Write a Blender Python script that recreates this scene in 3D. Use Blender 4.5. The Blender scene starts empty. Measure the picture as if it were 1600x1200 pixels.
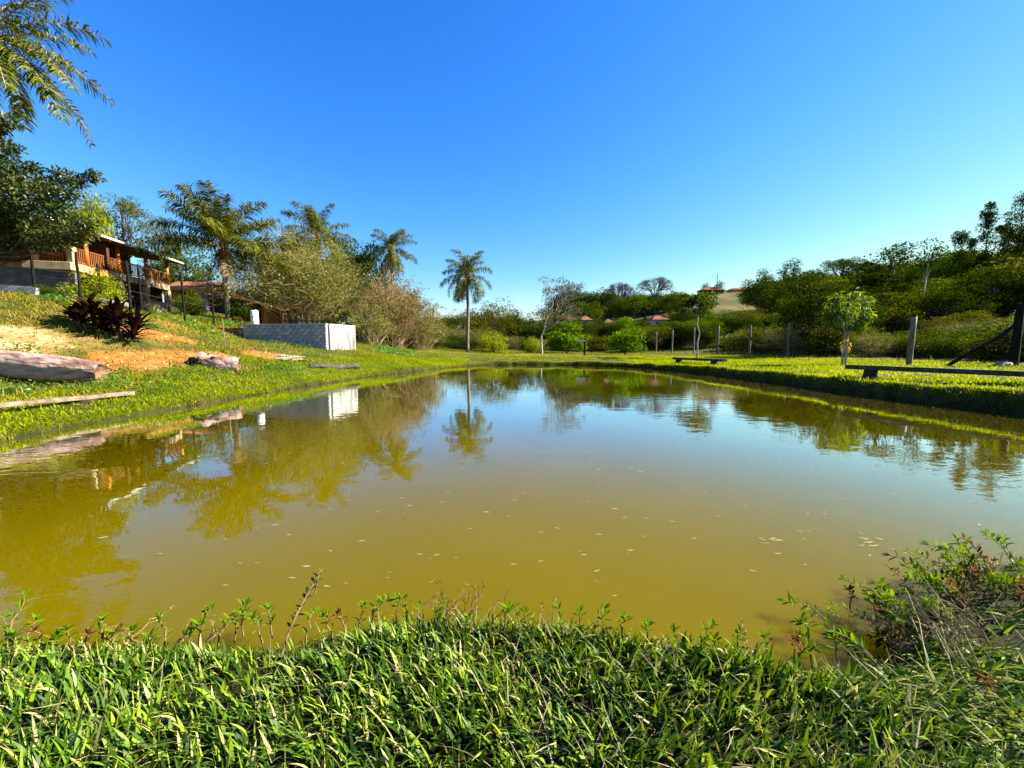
import bpy, math
import numpy as np

# ------------------------------------------------------------------ camera, sky, sun, exposure
scene = bpy.context.scene
COL = scene.collection
EYE = 1.75
PITCH = math.atan(65 / 640.0)
F = 640.0
cam_d = bpy.data.cameras.new('camera')
cam_d.sensor_width = 36.0
cam_d.lens = 36.0 * F / 1600.0
cam_d.clip_start = 0.05
cam_d.clip_end = 6000
cam = bpy.data.objects.new('camera', cam_d)
COL.objects.link(cam)
cam.location = (0, 0, EYE)
cam.rotation_euler = (math.pi / 2 - PITCH, 0, 0)
scene.camera = cam

SUN_AZ = math.radians(83)      # clockwise from +Y towards +X
SUN_EL = math.radians(33)
world = bpy.data.worlds.new('World')
scene.world = world
world.use_nodes = True
wn = world.node_tree
bg = wn.nodes['Background']
sky = wn.nodes.new('ShaderNodeTexSky')
sky.sky_type = 'NISHITA'
sky.sun_disc = False
sky.sun_elevation = SUN_EL
sky.sun_rotation = SUN_AZ
sky.altitude = 700
sky.air_density = 1.0
sky.dust_density = 0.15
sky.ozone_density = 2.0
# the clear deep blue of the picture: less red overhead, more blue, all round the sky alike
sep = wn.nodes.new('ShaderNodeSeparateColor'); com = wn.nodes.new('ShaderNodeCombineColor')
wn.links.new(sky.outputs[0], sep.inputs[0])
def wmath(op, a, v):
    q = wn.nodes.new('ShaderNodeMath'); q.operation = op; wn.links.new(a, q.inputs[0]); q.inputs[1].default_value = v; return q.outputs[0]
SKY_K = 0.21
def graded(ch, k, p, top=9.0):
    v = wmath('MULTIPLY', wmath('POWER', wmath('MULTIPLY', sep.outputs[ch], SKY_K), p), k)
    wn.links.new(wmath('MULTIPLY', wmath('MINIMUM', v, top), 1 / SKY_K), com.inputs[ch])
graded(0, 0.94, 1.93)
graded(1, 0.86, 1.12)
graded(2, 1.45, 1.0, 1.08)
wn.links.new(com.outputs[0], bg.inputs['Color'])
bg.inputs['Strength'].default_value = 0.058
sun_d = bpy.data.lights.new('sun', 'SUN')
sun_d.energy = 5.0
sun_d.angle = math.radians(0.53)
sun_d.color = (1.0, 0.93, 0.80)
sun = bpy.data.objects.new('sun', sun_d)
COL.objects.link(sun)
from mathutils import Vector, Matrix, Quaternion
TO_SUN = Vector((math.sin(SUN_AZ) * math.cos(SUN_EL), math.cos(SUN_AZ) * math.cos(SUN_EL), math.sin(SUN_EL)))
sun.rotation_euler = TO_SUN.to_track_quat('Z', 'Y').to_euler()
sun.location = TO_SUN * 60
vs = scene.view_settings
vs.view_transform = 'Standard'
vs.look = 'None'
vs.exposure = 2.0
vs.gamma = 1.0
vs.use_curve_mapping = False
scene.cycles.max_bounces = 6
scene.cycles.diffuse_bounces = 2
scene.cycles.glossy_bounces = 3
scene.cycles.transmission_bounces = 4
scene.cycles.transparent_max_bounces = 4
scene.cycles.caustics_reflective = False
scene.cycles.caustics_refractive = False
scene.cycles.use_denoising = True

# ------------------------------------------------------------------ helpers
def at(x, y, D):
    """world point at forward distance D that lies on the sight line of photo pixel x, y"""
    u = (x - 800) / F; v = (600 - y) / F
    c, s = math.cos(PITCH), math.sin(PITCH)
    Y = c + v * s; Z = -s + v * c
    return np.array([u / Y * D, D, EYE + Z / Y * D])

def tag(o, label=None, cat=None, group=None, kind=None):
    if label: o['label'] = label
    if cat: o['category'] = cat
    if group: o['group'] = group
    if kind: o['kind'] = kind
    return o

def empty(name, loc=(0, 0, 0), rz=0.0, scale=(1, 1, 1), label=None, cat=None, group=None):
    o = bpy.data.objects.new(name, None)
    o.empty_display_size = 0.2
    COL.objects.link(o)
    o.location = loc; o.rotation_euler = (0, 0, rz); o.scale = scale
    return tag(o, label, cat, group)

def obj(name, me, parent=None, loc=(0, 0, 0), rot=(0, 0, 0), scale=(1, 1, 1)):
    o = bpy.data.objects.new(name, me)
    COL.objects.link(o)
    o.location = loc; o.rotation_euler = rot; o.scale = scale
    if parent is not None: o.parent = parent
    return o

class MB:
    """collects faces as numpy blocks and links them as one mesh"""
    def __init__(s): s.v = []; s.f = []; s.n = 0; s.m = []
    def add(s, V, Fc, mi=0):
        V = np.asarray(V, float).reshape(-1, 3)
        Fc = np.asarray(Fc, int)
        s.v.append(V); s.f.append(Fc + s.n); s.n += len(V)
        s.m.append(np.full(len(Fc), mi, int))
        return s
    def mesh(s, name, mats, smooth=False):
        me = bpy.data.meshes.new(name)
        if s.n == 0: return me
        V = np.concatenate(s.v)
        loops = np.concatenate([f.ravel() for f in s.f])
        tot = np.concatenate([np.full(len(f), f.shape[1], int) for f in s.f])
        start = np.concatenate([[0], np.cumsum(tot)[:-1]])
        me.vertices.add(len(V)); me.vertices.foreach_set('co', V.astype(np.float32).ravel())
        me.loops.add(len(loops)); me.loops.foreach_set('vertex_index', loops.astype(np.int32))
        me.polygons.add(len(tot))
        me.polygons.foreach_set('loop_start', start.astype(np.int32))
        me.polygons.foreach_set('loop_total', tot.astype(np.int32))
        if not isinstance(mats, (list, tuple)): mats = [mats]
        for m in mats: me.materials.append(m)
        me.polygons.foreach_set('material_index', np.concatenate(s.m).astype(np.int32))
        me.polygons.foreach_set('use_smooth', np.full(len(tot), smooth, bool))
        me.update(calc_edges=True)
        me.validate()
        return me
    def box(s, c, d, R=None, mi=0, taper=1.0, bev=0.0):
        """box centre c, size d, optional 3x3 rotation, bevelled when bev > 0"""
        d = np.asarray(d, float) / 2
        if bev <= 0:
            P = np.array([[x, y, z] for z in (-1, 1) for y in (-1, 1) for x in (-1, 1)], float)
            P[4:, :2] *= taper
            P *= d
            Fq = [[0, 2, 3, 1], [4, 5, 7, 6], [0, 1, 5, 4], [2, 6, 7, 3], [0, 4, 6, 2], [1, 3, 7, 5]]
        else:
            P = []
            for z in (-1, 1):
                for y in (-1, 1):
                    for x in (-1, 1):
                        for k in range(3):
                            q = np.array([x, y, z], float) * (d - bev)
                            q[k] += (x, y, z)[k] * bev
                            P.append(q)
            P = np.array(P)
            def cid(x, y, z, k): return ((z * 2 + y) * 2 + x) * 3 + k
            Fq = []
            for k in range(3):
                a, b = (k + 1) % 3, (k + 2) % 3
                for sgn in (0, 1):
                    q = []
                    for (p, r) in ((0, 0), (1, 0), (1, 1), (0, 1)):
                        i = [0, 0, 0]; i[k] = sgn; i[a] = p; i[b] = r
                        q.append(cid(*i, k))
                    Fq.append(q if sgn else q[::-1])
            for k in range(3):
                a, b = (k + 1) % 3, (k + 2) % 3
                for p in (0, 1):
                    for r in (0, 1):
                        i = [0, 0, 0]; i[a] = p; i[b] = r
                        j = list(i); j[k] = 1
                        q = [cid(*i, a), cid(*j, a), cid(*j, b), cid(*i, b)]
                        Fq.append(q if (p == r) else q[::-1])
            T = [[cid(x, y, z, k) for k in range(3)] for z in (0, 1) for y in (0, 1) for x in (0, 1)]
        if R is not None: P = P @ np.asarray(R).T
        P = P + np.asarray(c, float)
        n0 = s.n
        s.add(P, Fq, mi)
        if bev > 0:
            s.f.append(np.asarray(T) + n0); s.m.append(np.full(8, mi, int))
        return s
    def tube(s, P, r, n=6, mi=0, cap=True, noise=0.0, rng=None):
        P = np.asarray(P, float); k = len(P)
        r = np.broadcast_to(np.asarray(r, float), (k,))
        T = np.gradient(P, axis=0); T /= np.linalg.norm(T, axis=1)[:, None] + 1e-9
        ref = np.array([0, 0, 1.0]) if abs(T[0, 2]) < 0.8 else np.array([1.0, 0, 0])
        A = np.cross(T, ref); A /= np.linalg.norm(A, axis=1)[:, None] + 1e-9
        B = np.cross(T, A)
        th = np.arange(n) * 2 * np.pi / n
        rr = np.ones((k, n))
        if noise > 0: rr = 1 + noise * rng.normal(size=(k, n))
        V = P[:, None] + (A[:, None] * np.cos(th)[None, :, None] + B[:, None] * np.sin(th)[None, :, None]) * (r[:, None] * rr)[:, :, None]
        i = np.arange(k - 1)[:, None] * n; j = np.arange(n)[None]
        Fq = np.stack([i + j, i + (j + 1) % n, i + n + (j + 1) % n, i + n + j], -1).reshape(-1, 4)
        n0 = s.n
        s.add(V.reshape(-1, 3), Fq, mi)
        if cap:
            s.f.append(np.array([list(range(n0 + (k - 1) * n, n0 + k * n))])); s.m.append(np.array([mi]))
            s.f.append(np.array([list(range(n0, n0 + n))[::-1]])); s.m.append(np.array([mi]))
        return s
    def leaves(s, C, Dv, N, L, W, mi=0, fold=0.0, mid=0.45):
        """one rhombic leaf per row: base C, direction Dv, rough normal N"""
        C = np.asarray(C, float); n = len(C)
        L = np.broadcast_to(np.asarray(L, float), (n,))[:, None]
        W = np.broadcast_to(np.asarray(W, float), (n,))[:, None]
        Dv = Dv / (np.linalg.norm(Dv, axis=1)[:, None] + 1e-9)
        S = np.cross(Dv, N); S /= np.linalg.norm(S, axis=1)[:, None] + 1e-9
        Nn = np.cross(S, Dv)
        a = C + Dv * L * mid + S * W * .5 + Nn * L * fold
        b = C + Dv * L * mid - S * W * .5 + Nn * L * fold
        t = C + Dv * L
        if fold:
            V = np.stack([C, a, t, b], 1).reshape(-1, 3)
            i = np.arange(n)[:, None] * 4
            s.add(V, np.concatenate([i + np.array([0, 1, 2]), i + np.array([0, 2, 3])]), mi)
        else:
            V = np.stack([C, a, t, b], 1).reshape(-1, 3)
            s.add(V, np.arange(n * 4).reshape(n, 4), mi)
        return s
    def blades(s, P, head, lean, H, W, bend, mi=0, seg=3):
        """grass blades: base P, heading angle, lean, height, width, bend"""
        n = len(P)
        d = np.stack([np.cos(head), np.sin(head), np.zeros(n)], 1)
        tw = head + np.pi / 2 + np.random.RandomState(5).normal(0, .5, n)
        side = np.stack([np.cos(tw), np.sin(tw), np.zeros(n)], 1)
        rows = []
        for k in range(seg + 1):
            t = k / seg
            ang = lean + bend * t
            h = H * t
            c = P + d * (h * np.sin(ang))[:, None] + np.array([0, 0, 1.]) * (h * np.cos(ang))[:, None]
            w = W * (1.0 if k == 0 else (1 - t) ** .6 * 1.05) * .5
            if k < seg: rows += [c - side * w[:, None], c + side * w[:, None]]
            else: rows += [c]
        V = np.stack(rows, 1)
        m = V.shape[1]
        i = np.arange(n)[:, None] * m
        for k in range(seg - 1):
            s_q = i + np.array([2 * k, 2 * k + 1, 2 * k + 3, 2 * k + 2])
            s.f.append(s_q + s.n); s.m.append(np.full(n, mi, int))
        s.f.append(i + np.array([2 * seg - 2, 2 * seg - 1, 2 * seg]) + s.n); s.m.append(np.full(n, mi, int))
        s.v.append(V.reshape(-1, 3)); s.n += n * m
        return s

def rotz(a):
    c, s = math.cos(a), math.sin(a)
    return np.array([[c, -s, 0], [s, c, 0], [0, 0, 1.]])
def basis(x, up=(0, 0, 1)):
    x = np.asarray(x, float); x = x / np.linalg.norm(x)
    y = np.cross(up, x); y /= np.linalg.norm(y)
    return np.stack([x, y, np.cross(x, y)], 1)

def hash2(ix, iy, seed):
    h = (ix.astype(np.int64) * 374761393 + iy.astype(np.int64) * 668265263 + seed * 974634777) & 0x7fffffff
    h = ((h ^ (h >> 13)) * 1274126177) & 0x7fffffff
    h = h ^ (h >> 16)
    return (h & 0xffff) / 65535.0
def vnoise(x, y, seed=0):
    x = np.asarray(x, float); y = np.asarray(y, float)
    ix = np.floor(x); iy = np.floor(y); fx = x - ix; fy = y - iy
    fx = fx * fx * (3 - 2 * fx); fy = fy * fy * (3 - 2 * fy)
    a = hash2(ix, iy, seed); b = hash2(ix + 1, iy, seed); c = hash2(ix, iy + 1, seed); d = hash2(ix + 1, iy + 1, seed)
    return (a * (1 - fx) + b * fx) * (1 - fy) + (c * (1 - fx) + d * fx) * fy
def fbm(x, y, seed=0, o=4):
    r = 0; a = .5
    for k in range(o):
        r = r + a * vnoise(x, y, seed + k); x = x * 2.03; y = y * 2.03; a *= .5
    return r
def sstep(a, b, x):
    t = np.clip((x - a) / (b - a), 0, 1); return t * t * (3 - 2 * t)

# ------------------------------------------------------------------ materials
def new_mat(name):
    m = bpy.data.materials.new(name); m.use_nodes = True
    nt = m.node_tree; nt.nodes.clear()
    out = nt.nodes.new('ShaderNodeOutputMaterial')
    return m, nt, out
def ramp(nt, fac, cols, interp='LINEAR'):
    r = nt.nodes.new('ShaderNodeValToRGB'); r.color_ramp.interpolation = interp
    e = r.color_ramp.elements
    n = len(cols)
    while len(e) < n: e.new(0.5)
    for i, c in enumerate(cols):
        if len(c) == 4: e[i].position = c[3]
        else: e[i].position = i / max(1, n - 1)
        e[i].color = (c[0], c[1], c[2], 1)
    nt.links.new(fac, r.inputs[0])
    return r.outputs[0]
def leaf_mat(name, cols, trans=0.35, rough=0.45, spec=0.35, interp='LINEAR', patch=0.0):
    """foliage: colour varies from leaf to leaf, light passes through"""
    m, nt, out = new_mat(name)
    g = nt.nodes.new('ShaderNodeNewGeometry')
    fac = g.outputs['Random Per Island']
    if patch > 0:
        tc = nt.nodes.new('ShaderNodeTexCoord'); nz = nt.nodes.new('ShaderNodeTexNoise')
        nz.inputs['Scale'].default_value = patch; nz.inputs['Detail'].default_value = 2
        nt.links.new(tc.outputs['Object'], nz.inputs['Vector'])
        mp = nt.nodes.new('ShaderNodeMapRange'); mp.inputs[1].default_value = .3; mp.inputs[2].default_value = .7
        nt.links.new(nz.outputs[0], mp.inputs[0])
        mx = nt.nodes.new('ShaderNodeMix'); mx.inputs[0].default_value = .55
        nt.links.new(fac, mx.inputs[2]); nt.links.new(mp.outputs[0], mx.inputs[3])
        fac = mx.outputs[0]
    c = ramp(nt, fac, cols, interp)
    if spec < .16:
        b = nt.nodes.new('ShaderNodeBsdfDiffuse'); nt.links.new(c, b.inputs['Color'])
    else:
        b = nt.nodes.new('ShaderNodeBsdfPrincipled')
        b.inputs['Roughness'].default_value = rough
        b.inputs['Specular IOR Level'].default_value = spec
        nt.links.new(c, b.inputs['Base Color'])
    if trans > 0:
        t = nt.nodes.new('ShaderNodeBsdfTranslucent')
        hv = nt.nodes.new('ShaderNodeHueSaturation'); hv.inputs['Saturation'].default_value = 1.1
        hv.inputs['Hue'].default_value = 0.488; hv.inputs['Value'].default_value = 1.5
        nt.links.new(c, hv.inputs['Color']); nt.links.new(hv.outputs[0], t.inputs['Color'])
        mx = nt.nodes.new('ShaderNodeMixShader'); mx.inputs[0].default_value = trans
        nt.links.new(b.outputs[0], mx.inputs[1]); nt.links.new(t.outputs[0], mx.inputs[2])
        nt.links.new(mx.outputs[0], out.inputs[0])
    else: nt.links.new(b.outputs[0], out.inputs[0])
    return m
def surf_mat(name, cols, scale=6.0, rough=0.8, bump=0.3, bscale=None, stretch=(1, 1, 1), spec=0.25, detail=6, dist=0.02, island=0.0, metal=0.0, coord='Object'):
    """a weathered surface: noise-mixed colours and fine relief"""
    m, nt, out = new_mat(name)
    tc = nt.nodes.new('ShaderNodeTexCoord'); mp = nt.nodes.new('ShaderNodeMapping')
    mp.inputs['Scale'].default_value = stretch
    nt.links.new(tc.outputs[coord], mp.inputs[0])
    nz = nt.nodes.new('ShaderNodeTexNoise'); nz.inputs['Scale'].default_value = scale
    nz.inputs['Detail'].default_value = detail; nz.inputs['Roughness'].default_value = .62
    nt.links.new(mp.outputs[0], nz.inputs['Vector'])
    mr = nt.nodes.new('ShaderNodeMapRange'); mr.inputs[1].default_value = .3; mr.inputs[2].default_value = .7
    nt.links.new(nz.outputs[0], mr.inputs[0])
    c = ramp(nt, mr.outputs[0], cols)
    if island > 0:
        oi = nt.nodes.new('ShaderNodeObjectInfo')
        hv = nt.nodes.new('ShaderNodeHueSaturation')
        mr2 = nt.nodes.new('ShaderNodeMapRange'); mr2.inputs[3].default_value = 1 - island; mr2.inputs[4].default_value = 1 + island
        nt.links.new(oi.outputs['Random'], mr2.inputs[0]); nt.links.new(mr2.outputs[0], hv.inputs['Value'])
        nt.links.new(c, hv.inputs['Color']); c = hv.outputs[0]
    b = nt.nodes.new('ShaderNodeBsdfPrincipled')
    b.inputs['Roughness'].default_value = rough; b.inputs['Specular IOR Level'].default_value = spec
    b.inputs['Metallic'].default_value = metal
    nt.links.new(c, b.inputs['Base Color'])
    if bump > 0:
        nb = nt.nodes.new('ShaderNodeTexNoise'); nb.inputs['Scale'].default_value = bscale or scale * 3
        nb.inputs['Detail'].default_value = 5
        nt.links.new(mp.outputs[0], nb.inputs['Vector'])
        bp = nt.nodes.new('ShaderNodeBump'); bp.inputs['Strength'].default_value = bump; bp.inputs['Distance'].default_value = dist
        nt.links.new(nb.outputs[0], bp.inputs['Height']); nt.links.new(bp.outputs[0], b.inputs['Normal'])
    nt.links.new(b.outputs[0], out.inputs[0])
    return m

M = {}
# foliage
M['grass_near'] = leaf_mat('grass_near', [(.012, .038, .002, 0), (.035, .085, .003, .3), (.10, .19, .005, .6), (.24, .31, .018, .88), (.36, .32, .10, .94), (.44, .37, .16, 1)], .22, .5, .18)
M['grass_lawn'] = leaf_mat('grass_lawn', [(.09, .14, .002, 0), (.19, .25, .003, .4), (.31, .34, .005, .88), (.40, .30, .04, 1)], .45, .6, .1, patch=.35)
M['grass_dry'] = leaf_mat('grass_dry', [(.10, .14, .006, 0), (.19, .20, .012, .4), (.30, .21, .04, .75), (.36, .21, .07, 1)], .35, .6, .1, patch=.4)
M['cover'] = leaf_mat('cover', [(.04, .11, .015), (.08, .19, .02), (.16, .26, .03)], .35, .4, .4, patch=.8)
M['leaf_dark'] = leaf_mat('leaf_dark', [(.008, .017, .002), (.024, .044, .004), (.062, .085, .008)], .24, .65, .12, patch=.6)
M['leaf_mid'] = leaf_mat('leaf_mid', [(.020, .042, .003), (.050, .085, .005), (.11, .145, .010)], .3, .65, .12, patch=.5)
M['leaf_olive'] = leaf_mat('leaf_olive', [(.030, .040, .004), (.075, .082, .008), (.15, .135, .016)], .3, .65, .12, patch=.5)
M['leaf_yellow'] = leaf_mat('leaf_yellow', [(.10, .14, .006), (.20, .24, .008), (.32, .30, .012)], .4, .65, .12, patch=.8)
M['leaf_lime'] = leaf_mat('leaf_lime', [(.035, .090, .004), (.085, .165, .007), (.16, .23, .012)], .35, .5, .12, patch=.8)
M['leaf_mango'] = leaf_mat('leaf_mango', [(.018, .052, .004), (.05, .11, .007), (.12, .18, .012), (.22, .24, .02)], .38, .5, .2)
M['leaf_glossy'] = leaf_mat('leaf_glossy', [(.008, .018, .003), (.026, .042, .005), (.065, .08, .010), (.15, .14, .04)], .22, .4, .35, patch=.9)
M['leaf_tan'] = leaf_mat('leaf_tan', [(.026, .046, .003), (.070, .105, .006), (.16, .17, .016), (.36, .28, .09)], .28, .6, .1, patch=.6)
M['leaf_brown'] = leaf_mat('leaf_brown', [(.05, .050, .008), (.11, .085, .016), (.19, .13, .04), (.28, .20, .09)], .3, .6, .1, patch=.45)
M['leaf_yellowed'] = leaf_mat('leaf_yellowed', [(.30, .24, .02), (.42, .32, .03), (.30, .17, .02)], .35, .5, .3)
M['leaf_cordyline'] = leaf_mat('leaf_cordyline', [(.004, .003, .002), (.008, .005, .003), (.016, .006, .004), (.11, .018, .010)], .1, .35, .1)
M['leaf_grey'] = leaf_mat('leaf_grey', [(.04, .04, .022), (.08, .075, .045), (.13, .11, .08)], .25, .6, .1)
M['leaf_straw'] = leaf_mat('leaf_straw', [(.20, .15, .06), (.32, .26, .13), (.48, .41, .25)], .25, .6, .1)
M['frond'] = leaf_mat('frond', [(.018, .032, .003), (.050, .072, .006), (.12, .13, .014), (.24, .21, .05)], .28, .4, .12)
M['frond_dry'] = leaf_mat('frond_dry', [(.12, .09, .03), (.22, .16, .06), (.32, .24, .11)], .3, .6, .2)
M['weed'] = leaf_mat('weed', [(.06, .13, .004), (.13, .22, .007), (.25, .31, .015)], .4, .5, .12)
M['weed_dark'] = leaf_mat('weed_dark', [(.012, .018, .005), (.03, .036, .008), (.08, .07, .02)], .2, .45, .1)
M['weed_red'] = leaf_mat('weed_red', [(.10, .08, .015), (.17, .06, .025), (.24, .10, .05)], .3, .5, .1)
# wood and earth
M['bark'] = surf_mat('bark', [(.03, .022, .014), (.075, .058, .04), (.13, .105, .075)], 9, .9, .6, stretch=(1, 1, .25))
M['bark_pale'] = surf_mat('bark_pale', [(.20, .17, .13), (.34, .30, .24), (.46, .42, .35)], 9, .9, .5, stretch=(1, 1, .3))
M['bark_palm'] = surf_mat('bark_palm', [(.07, .052, .036), (.16, .125, .09), (.25, .21, .16)], 5, .9, .8, bscale=7, stretch=(.4, .4, 3))
M['twig'] = surf_mat('twig', [(.16, .115, .055), (.30, .22, .11), (.42, .33, .19)], 4, .9, 0)
M['twig_grey'] = surf_mat('twig_grey', [(.05, .038, .042), (.09, .07, .075), (.14, .115, .11)], 4, .9, 0)
M['twig_dark'] = surf_mat('twig_dark', [(.09, .05, .025), (.17, .09, .045), (.25, .15, .08)], 14, .85, .2)
M['stem'] = surf_mat('stem', [(.10, .09, .03), (.16, .10, .05), (.22, .12, .07)], 14, .8, 0)
M['log'] = surf_mat('log', [(.05, .026, .018), (.22, .13, .10), (.42, .30, .25), (.10, .055, .042)], 3.6, .9, 1.0, bscale=10, stretch=(.22, 1, 1), dist=.08)
M['log_dark'] = surf_mat('log_dark', [(.02, .012, .008), (.05, .03, .02)], 4, .95, .6)
M['plank'] = surf_mat('plank', [(.07, .045, .03), (.17, .115, .08), (.27, .20, .15)], 5, .85, .7, stretch=(.12, 1, 1))
M['plank_dark'] = surf_mat('plank_dark', [(.018, .016, .012), (.045, .040, .028), (.09, .08, .055)], 5, .8, .6, stretch=(.12, 1, 1))
M['post'] = surf_mat('post', [(.07, .055, .032), (.15, .125, .075), (.24, .205, .13)], 6, .9, .5, stretch=(1, 1, .15))
M['post_black'] = surf_mat('post_black', [(.004, .004, .004), (.010, .009, .008), (.022, .019, .016)], 6, .9, .5, stretch=(1, 1, .15), spec=.1)
M['wire'] = surf_mat('wire', [(.05, .05, .048), (.09, .088, .08)], 20, .6, 0)
M['stone'] = surf_mat('stone', [(.20, .14, .08), (.34, .26, .16), (.46, .38, .26)], 4, .9, .7)
M['rock'] = surf_mat('rock', [(.22, .14, .07), (.38, .29, .17), (.50, .42, .28)], 3.5, .9, .9, dist=.06)
# building
M['timber'] = surf_mat('timber', [(.28, .075, .007), (.40, .12, .013), (.50, .18, .028)], 7, .6, .2, stretch=(1, 1, .12), island=.15)
M['timber_dark'] = surf_mat('timber_dark', [(.13, .042, .008), (.21, .072, .014), (.29, .11, .024)], 7, .7, .2, stretch=(1, 1, .12), island=.15)
M['cream'] = surf_mat('cream', [(.25, .17, .085), (.36, .26, .14), (.44, .34, .21)], 3, .85, .2)
M['ochre'] = surf_mat('ochre', [(.30, .13, .02), (.42, .20, .035), (.48, .27, .06)], 2.5, .85, .2)
M['wall_brown_and_shade'] = surf_mat('wall_brown_and_shade', [(.045, .014, .005), (.08, .026, .008)], 3, .8, .2)  # brown of walls and doors; also painted-in shade on the balcony house
M['glass_dark'] = surf_mat('glass_dark', [(.015, .016, .018), (.025, .026, .03)], 3, .08, 0, spec=.6)
M['concrete'] = surf_mat('concrete', [(.045, .045, .042), (.085, .083, .077), (.14, .135, .12)], 1.8, .9, .35)
M['block'] = surf_mat('block', [(.15, .145, .13), (.32, .31, .28), (.50, .485, .45)], 5, .95, 1.0, bscale=18, island=.25, dist=.04)
M['mortar'] = surf_mat('mortar', [(.26, .25, .23), (.40, .39, .36)], 9, .95, .6)
M['plaster'] = surf_mat('plaster', [(.07, .065, .05), (.17, .165, .145), (.32, .315, .295), (.36, .355, .34)], 2.2, .9, .3, stretch=(1.3, 1.3, .25))
M['white'] = surf_mat('white', [(.30, .285, .25), (.42, .41, .38), (.50, .49, .47)], 3, .7, .15)
M['roof_metal'] = surf_mat('roof_metal', [(.42, .42, .40), (.60, .60, .58)], 2, .6, .1)
M['roof_tile'] = surf_mat('roof_tile', [(.10, .036, .016), (.16, .062, .026), (.22, .095, .042)], 1.6, .85, .4, island=.2)
M['roof_red'] = surf_mat('roof_red', [(.13, .032, .016), (.19, .050, .022), (.25, .080, .036)], .8, .85, .2)
M['roof_brown'] = surf_mat('roof_brown', [(.12, .05, .025), (.20, .085, .04), (.28, .13, .065)], 1.6, .9, .4, island=.2)
M['brick'] = surf_mat('brick', [(.09, .03, .014), (.16, .06, .028), (.24, .10, .05)], 6, .9, .6, island=.35)
M['teal'] = surf_mat('teal', [(.05, .22, .22), (.08, .30, .29)], 3, .8, .1)
M['purple'] = surf_mat('purple', [(.14, .07, .22), (.24, .14, .34)], 5, .8, .2)
M['plastic_white'] = surf_mat('plastic_white', [(.70, .70, .66), (.82, .82, .80)], 3, .45, .05)
M['iron'] = surf_mat('iron', [(.05, .045, .04), (.12, .09, .07)], 8, .6, .1, metal=.4)
# ------------------------------------------------------------------ pond outline and terrain height
POND0 = np.array([(-9.6, 1.3), (-8, 1.85), (-6, 2.1), (-4.2, 2.2), (-2.7, 2.12), (-1.8, 2.12), (-1.0, 2.26), (-.3, 2.36), (.4, 2.30), (1.0, 2.12), (1.5, 1.92),
                  (1.95, 2.0), (2.35, 2.3), (2.9, 2.7), (3.8, 3.0), (5, 3.15), (8, 3.0), (12.6, 2.6), (12.9, 5), (12.4, 9.7), (11.8, 12.4), (11.3, 17.8), (10.6, 22.4),
                  (8.9, 28), (6.6, 30.6), (3.5, 31.6), (0, 32), (-2.6, 31), (-4.6, 28), (-6.2, 23.5), (-7.5, 19.7), (-8.5, 13.7), (-8.9, 10), (-9.1, 7.2), (-9.6, 4)])
def smooth_poly(P, n=8):
    out = []
    m = len(P)
    for i in range(m):
        p0, p1, p2, p3 = P[i - 1], P[i], P[(i + 1) % m], P[(i + 2) % m]
        for k in range(n):
            t = k / n
            out.append(.5 * ((2 * p1) + (-p0 + p2) * t + (2 * p0 - 5 * p1 + 4 * p2 - p3) * t * t + (-p0 + 3 * p1 - 3 * p2 + p3) * t ** 3))
    return np.array(out)
POND = smooth_poly(POND0, 5)
def pond_sd(x, y):
    """signed distance to the pond outline, positive on land"""
    x = np.asarray(x, float).ravel(); y = np.asarray(y, float).ravel()
    out = np.empty(len(x))
    A = POND; B = np.roll(POND, -1, 0); E = B - A; EE = (E ** 2).sum(1)
    for s in range(0, len(x), 20000):
        px = x[s:s + 20000, None]; py = y[s:s + 20000, None]
        dx = px - A[:, 0]; dy = py - A[:, 1]
        t = np.clip((dx * E[:, 0] + dy * E[:, 1]) / EE, 0, 1)
        d = np.sqrt(((dx - t * E[:, 0]) ** 2 + (dy - t * E[:, 1]) ** 2).min(1))
        cond = (A[:, 1] > py) != (B[:, 1] > py)
        with np.errstate(divide='ignore', invalid='ignore'):
            xi = E[:, 0] * (py - A[:, 1]) / E[:, 1] + A[:, 0]
        ins = (np.where(cond & (px < xi), 1, 0).sum(1) % 2) == 1
        out[s:s + 20000] = np.where(ins, -d, d)
    return out
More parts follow.
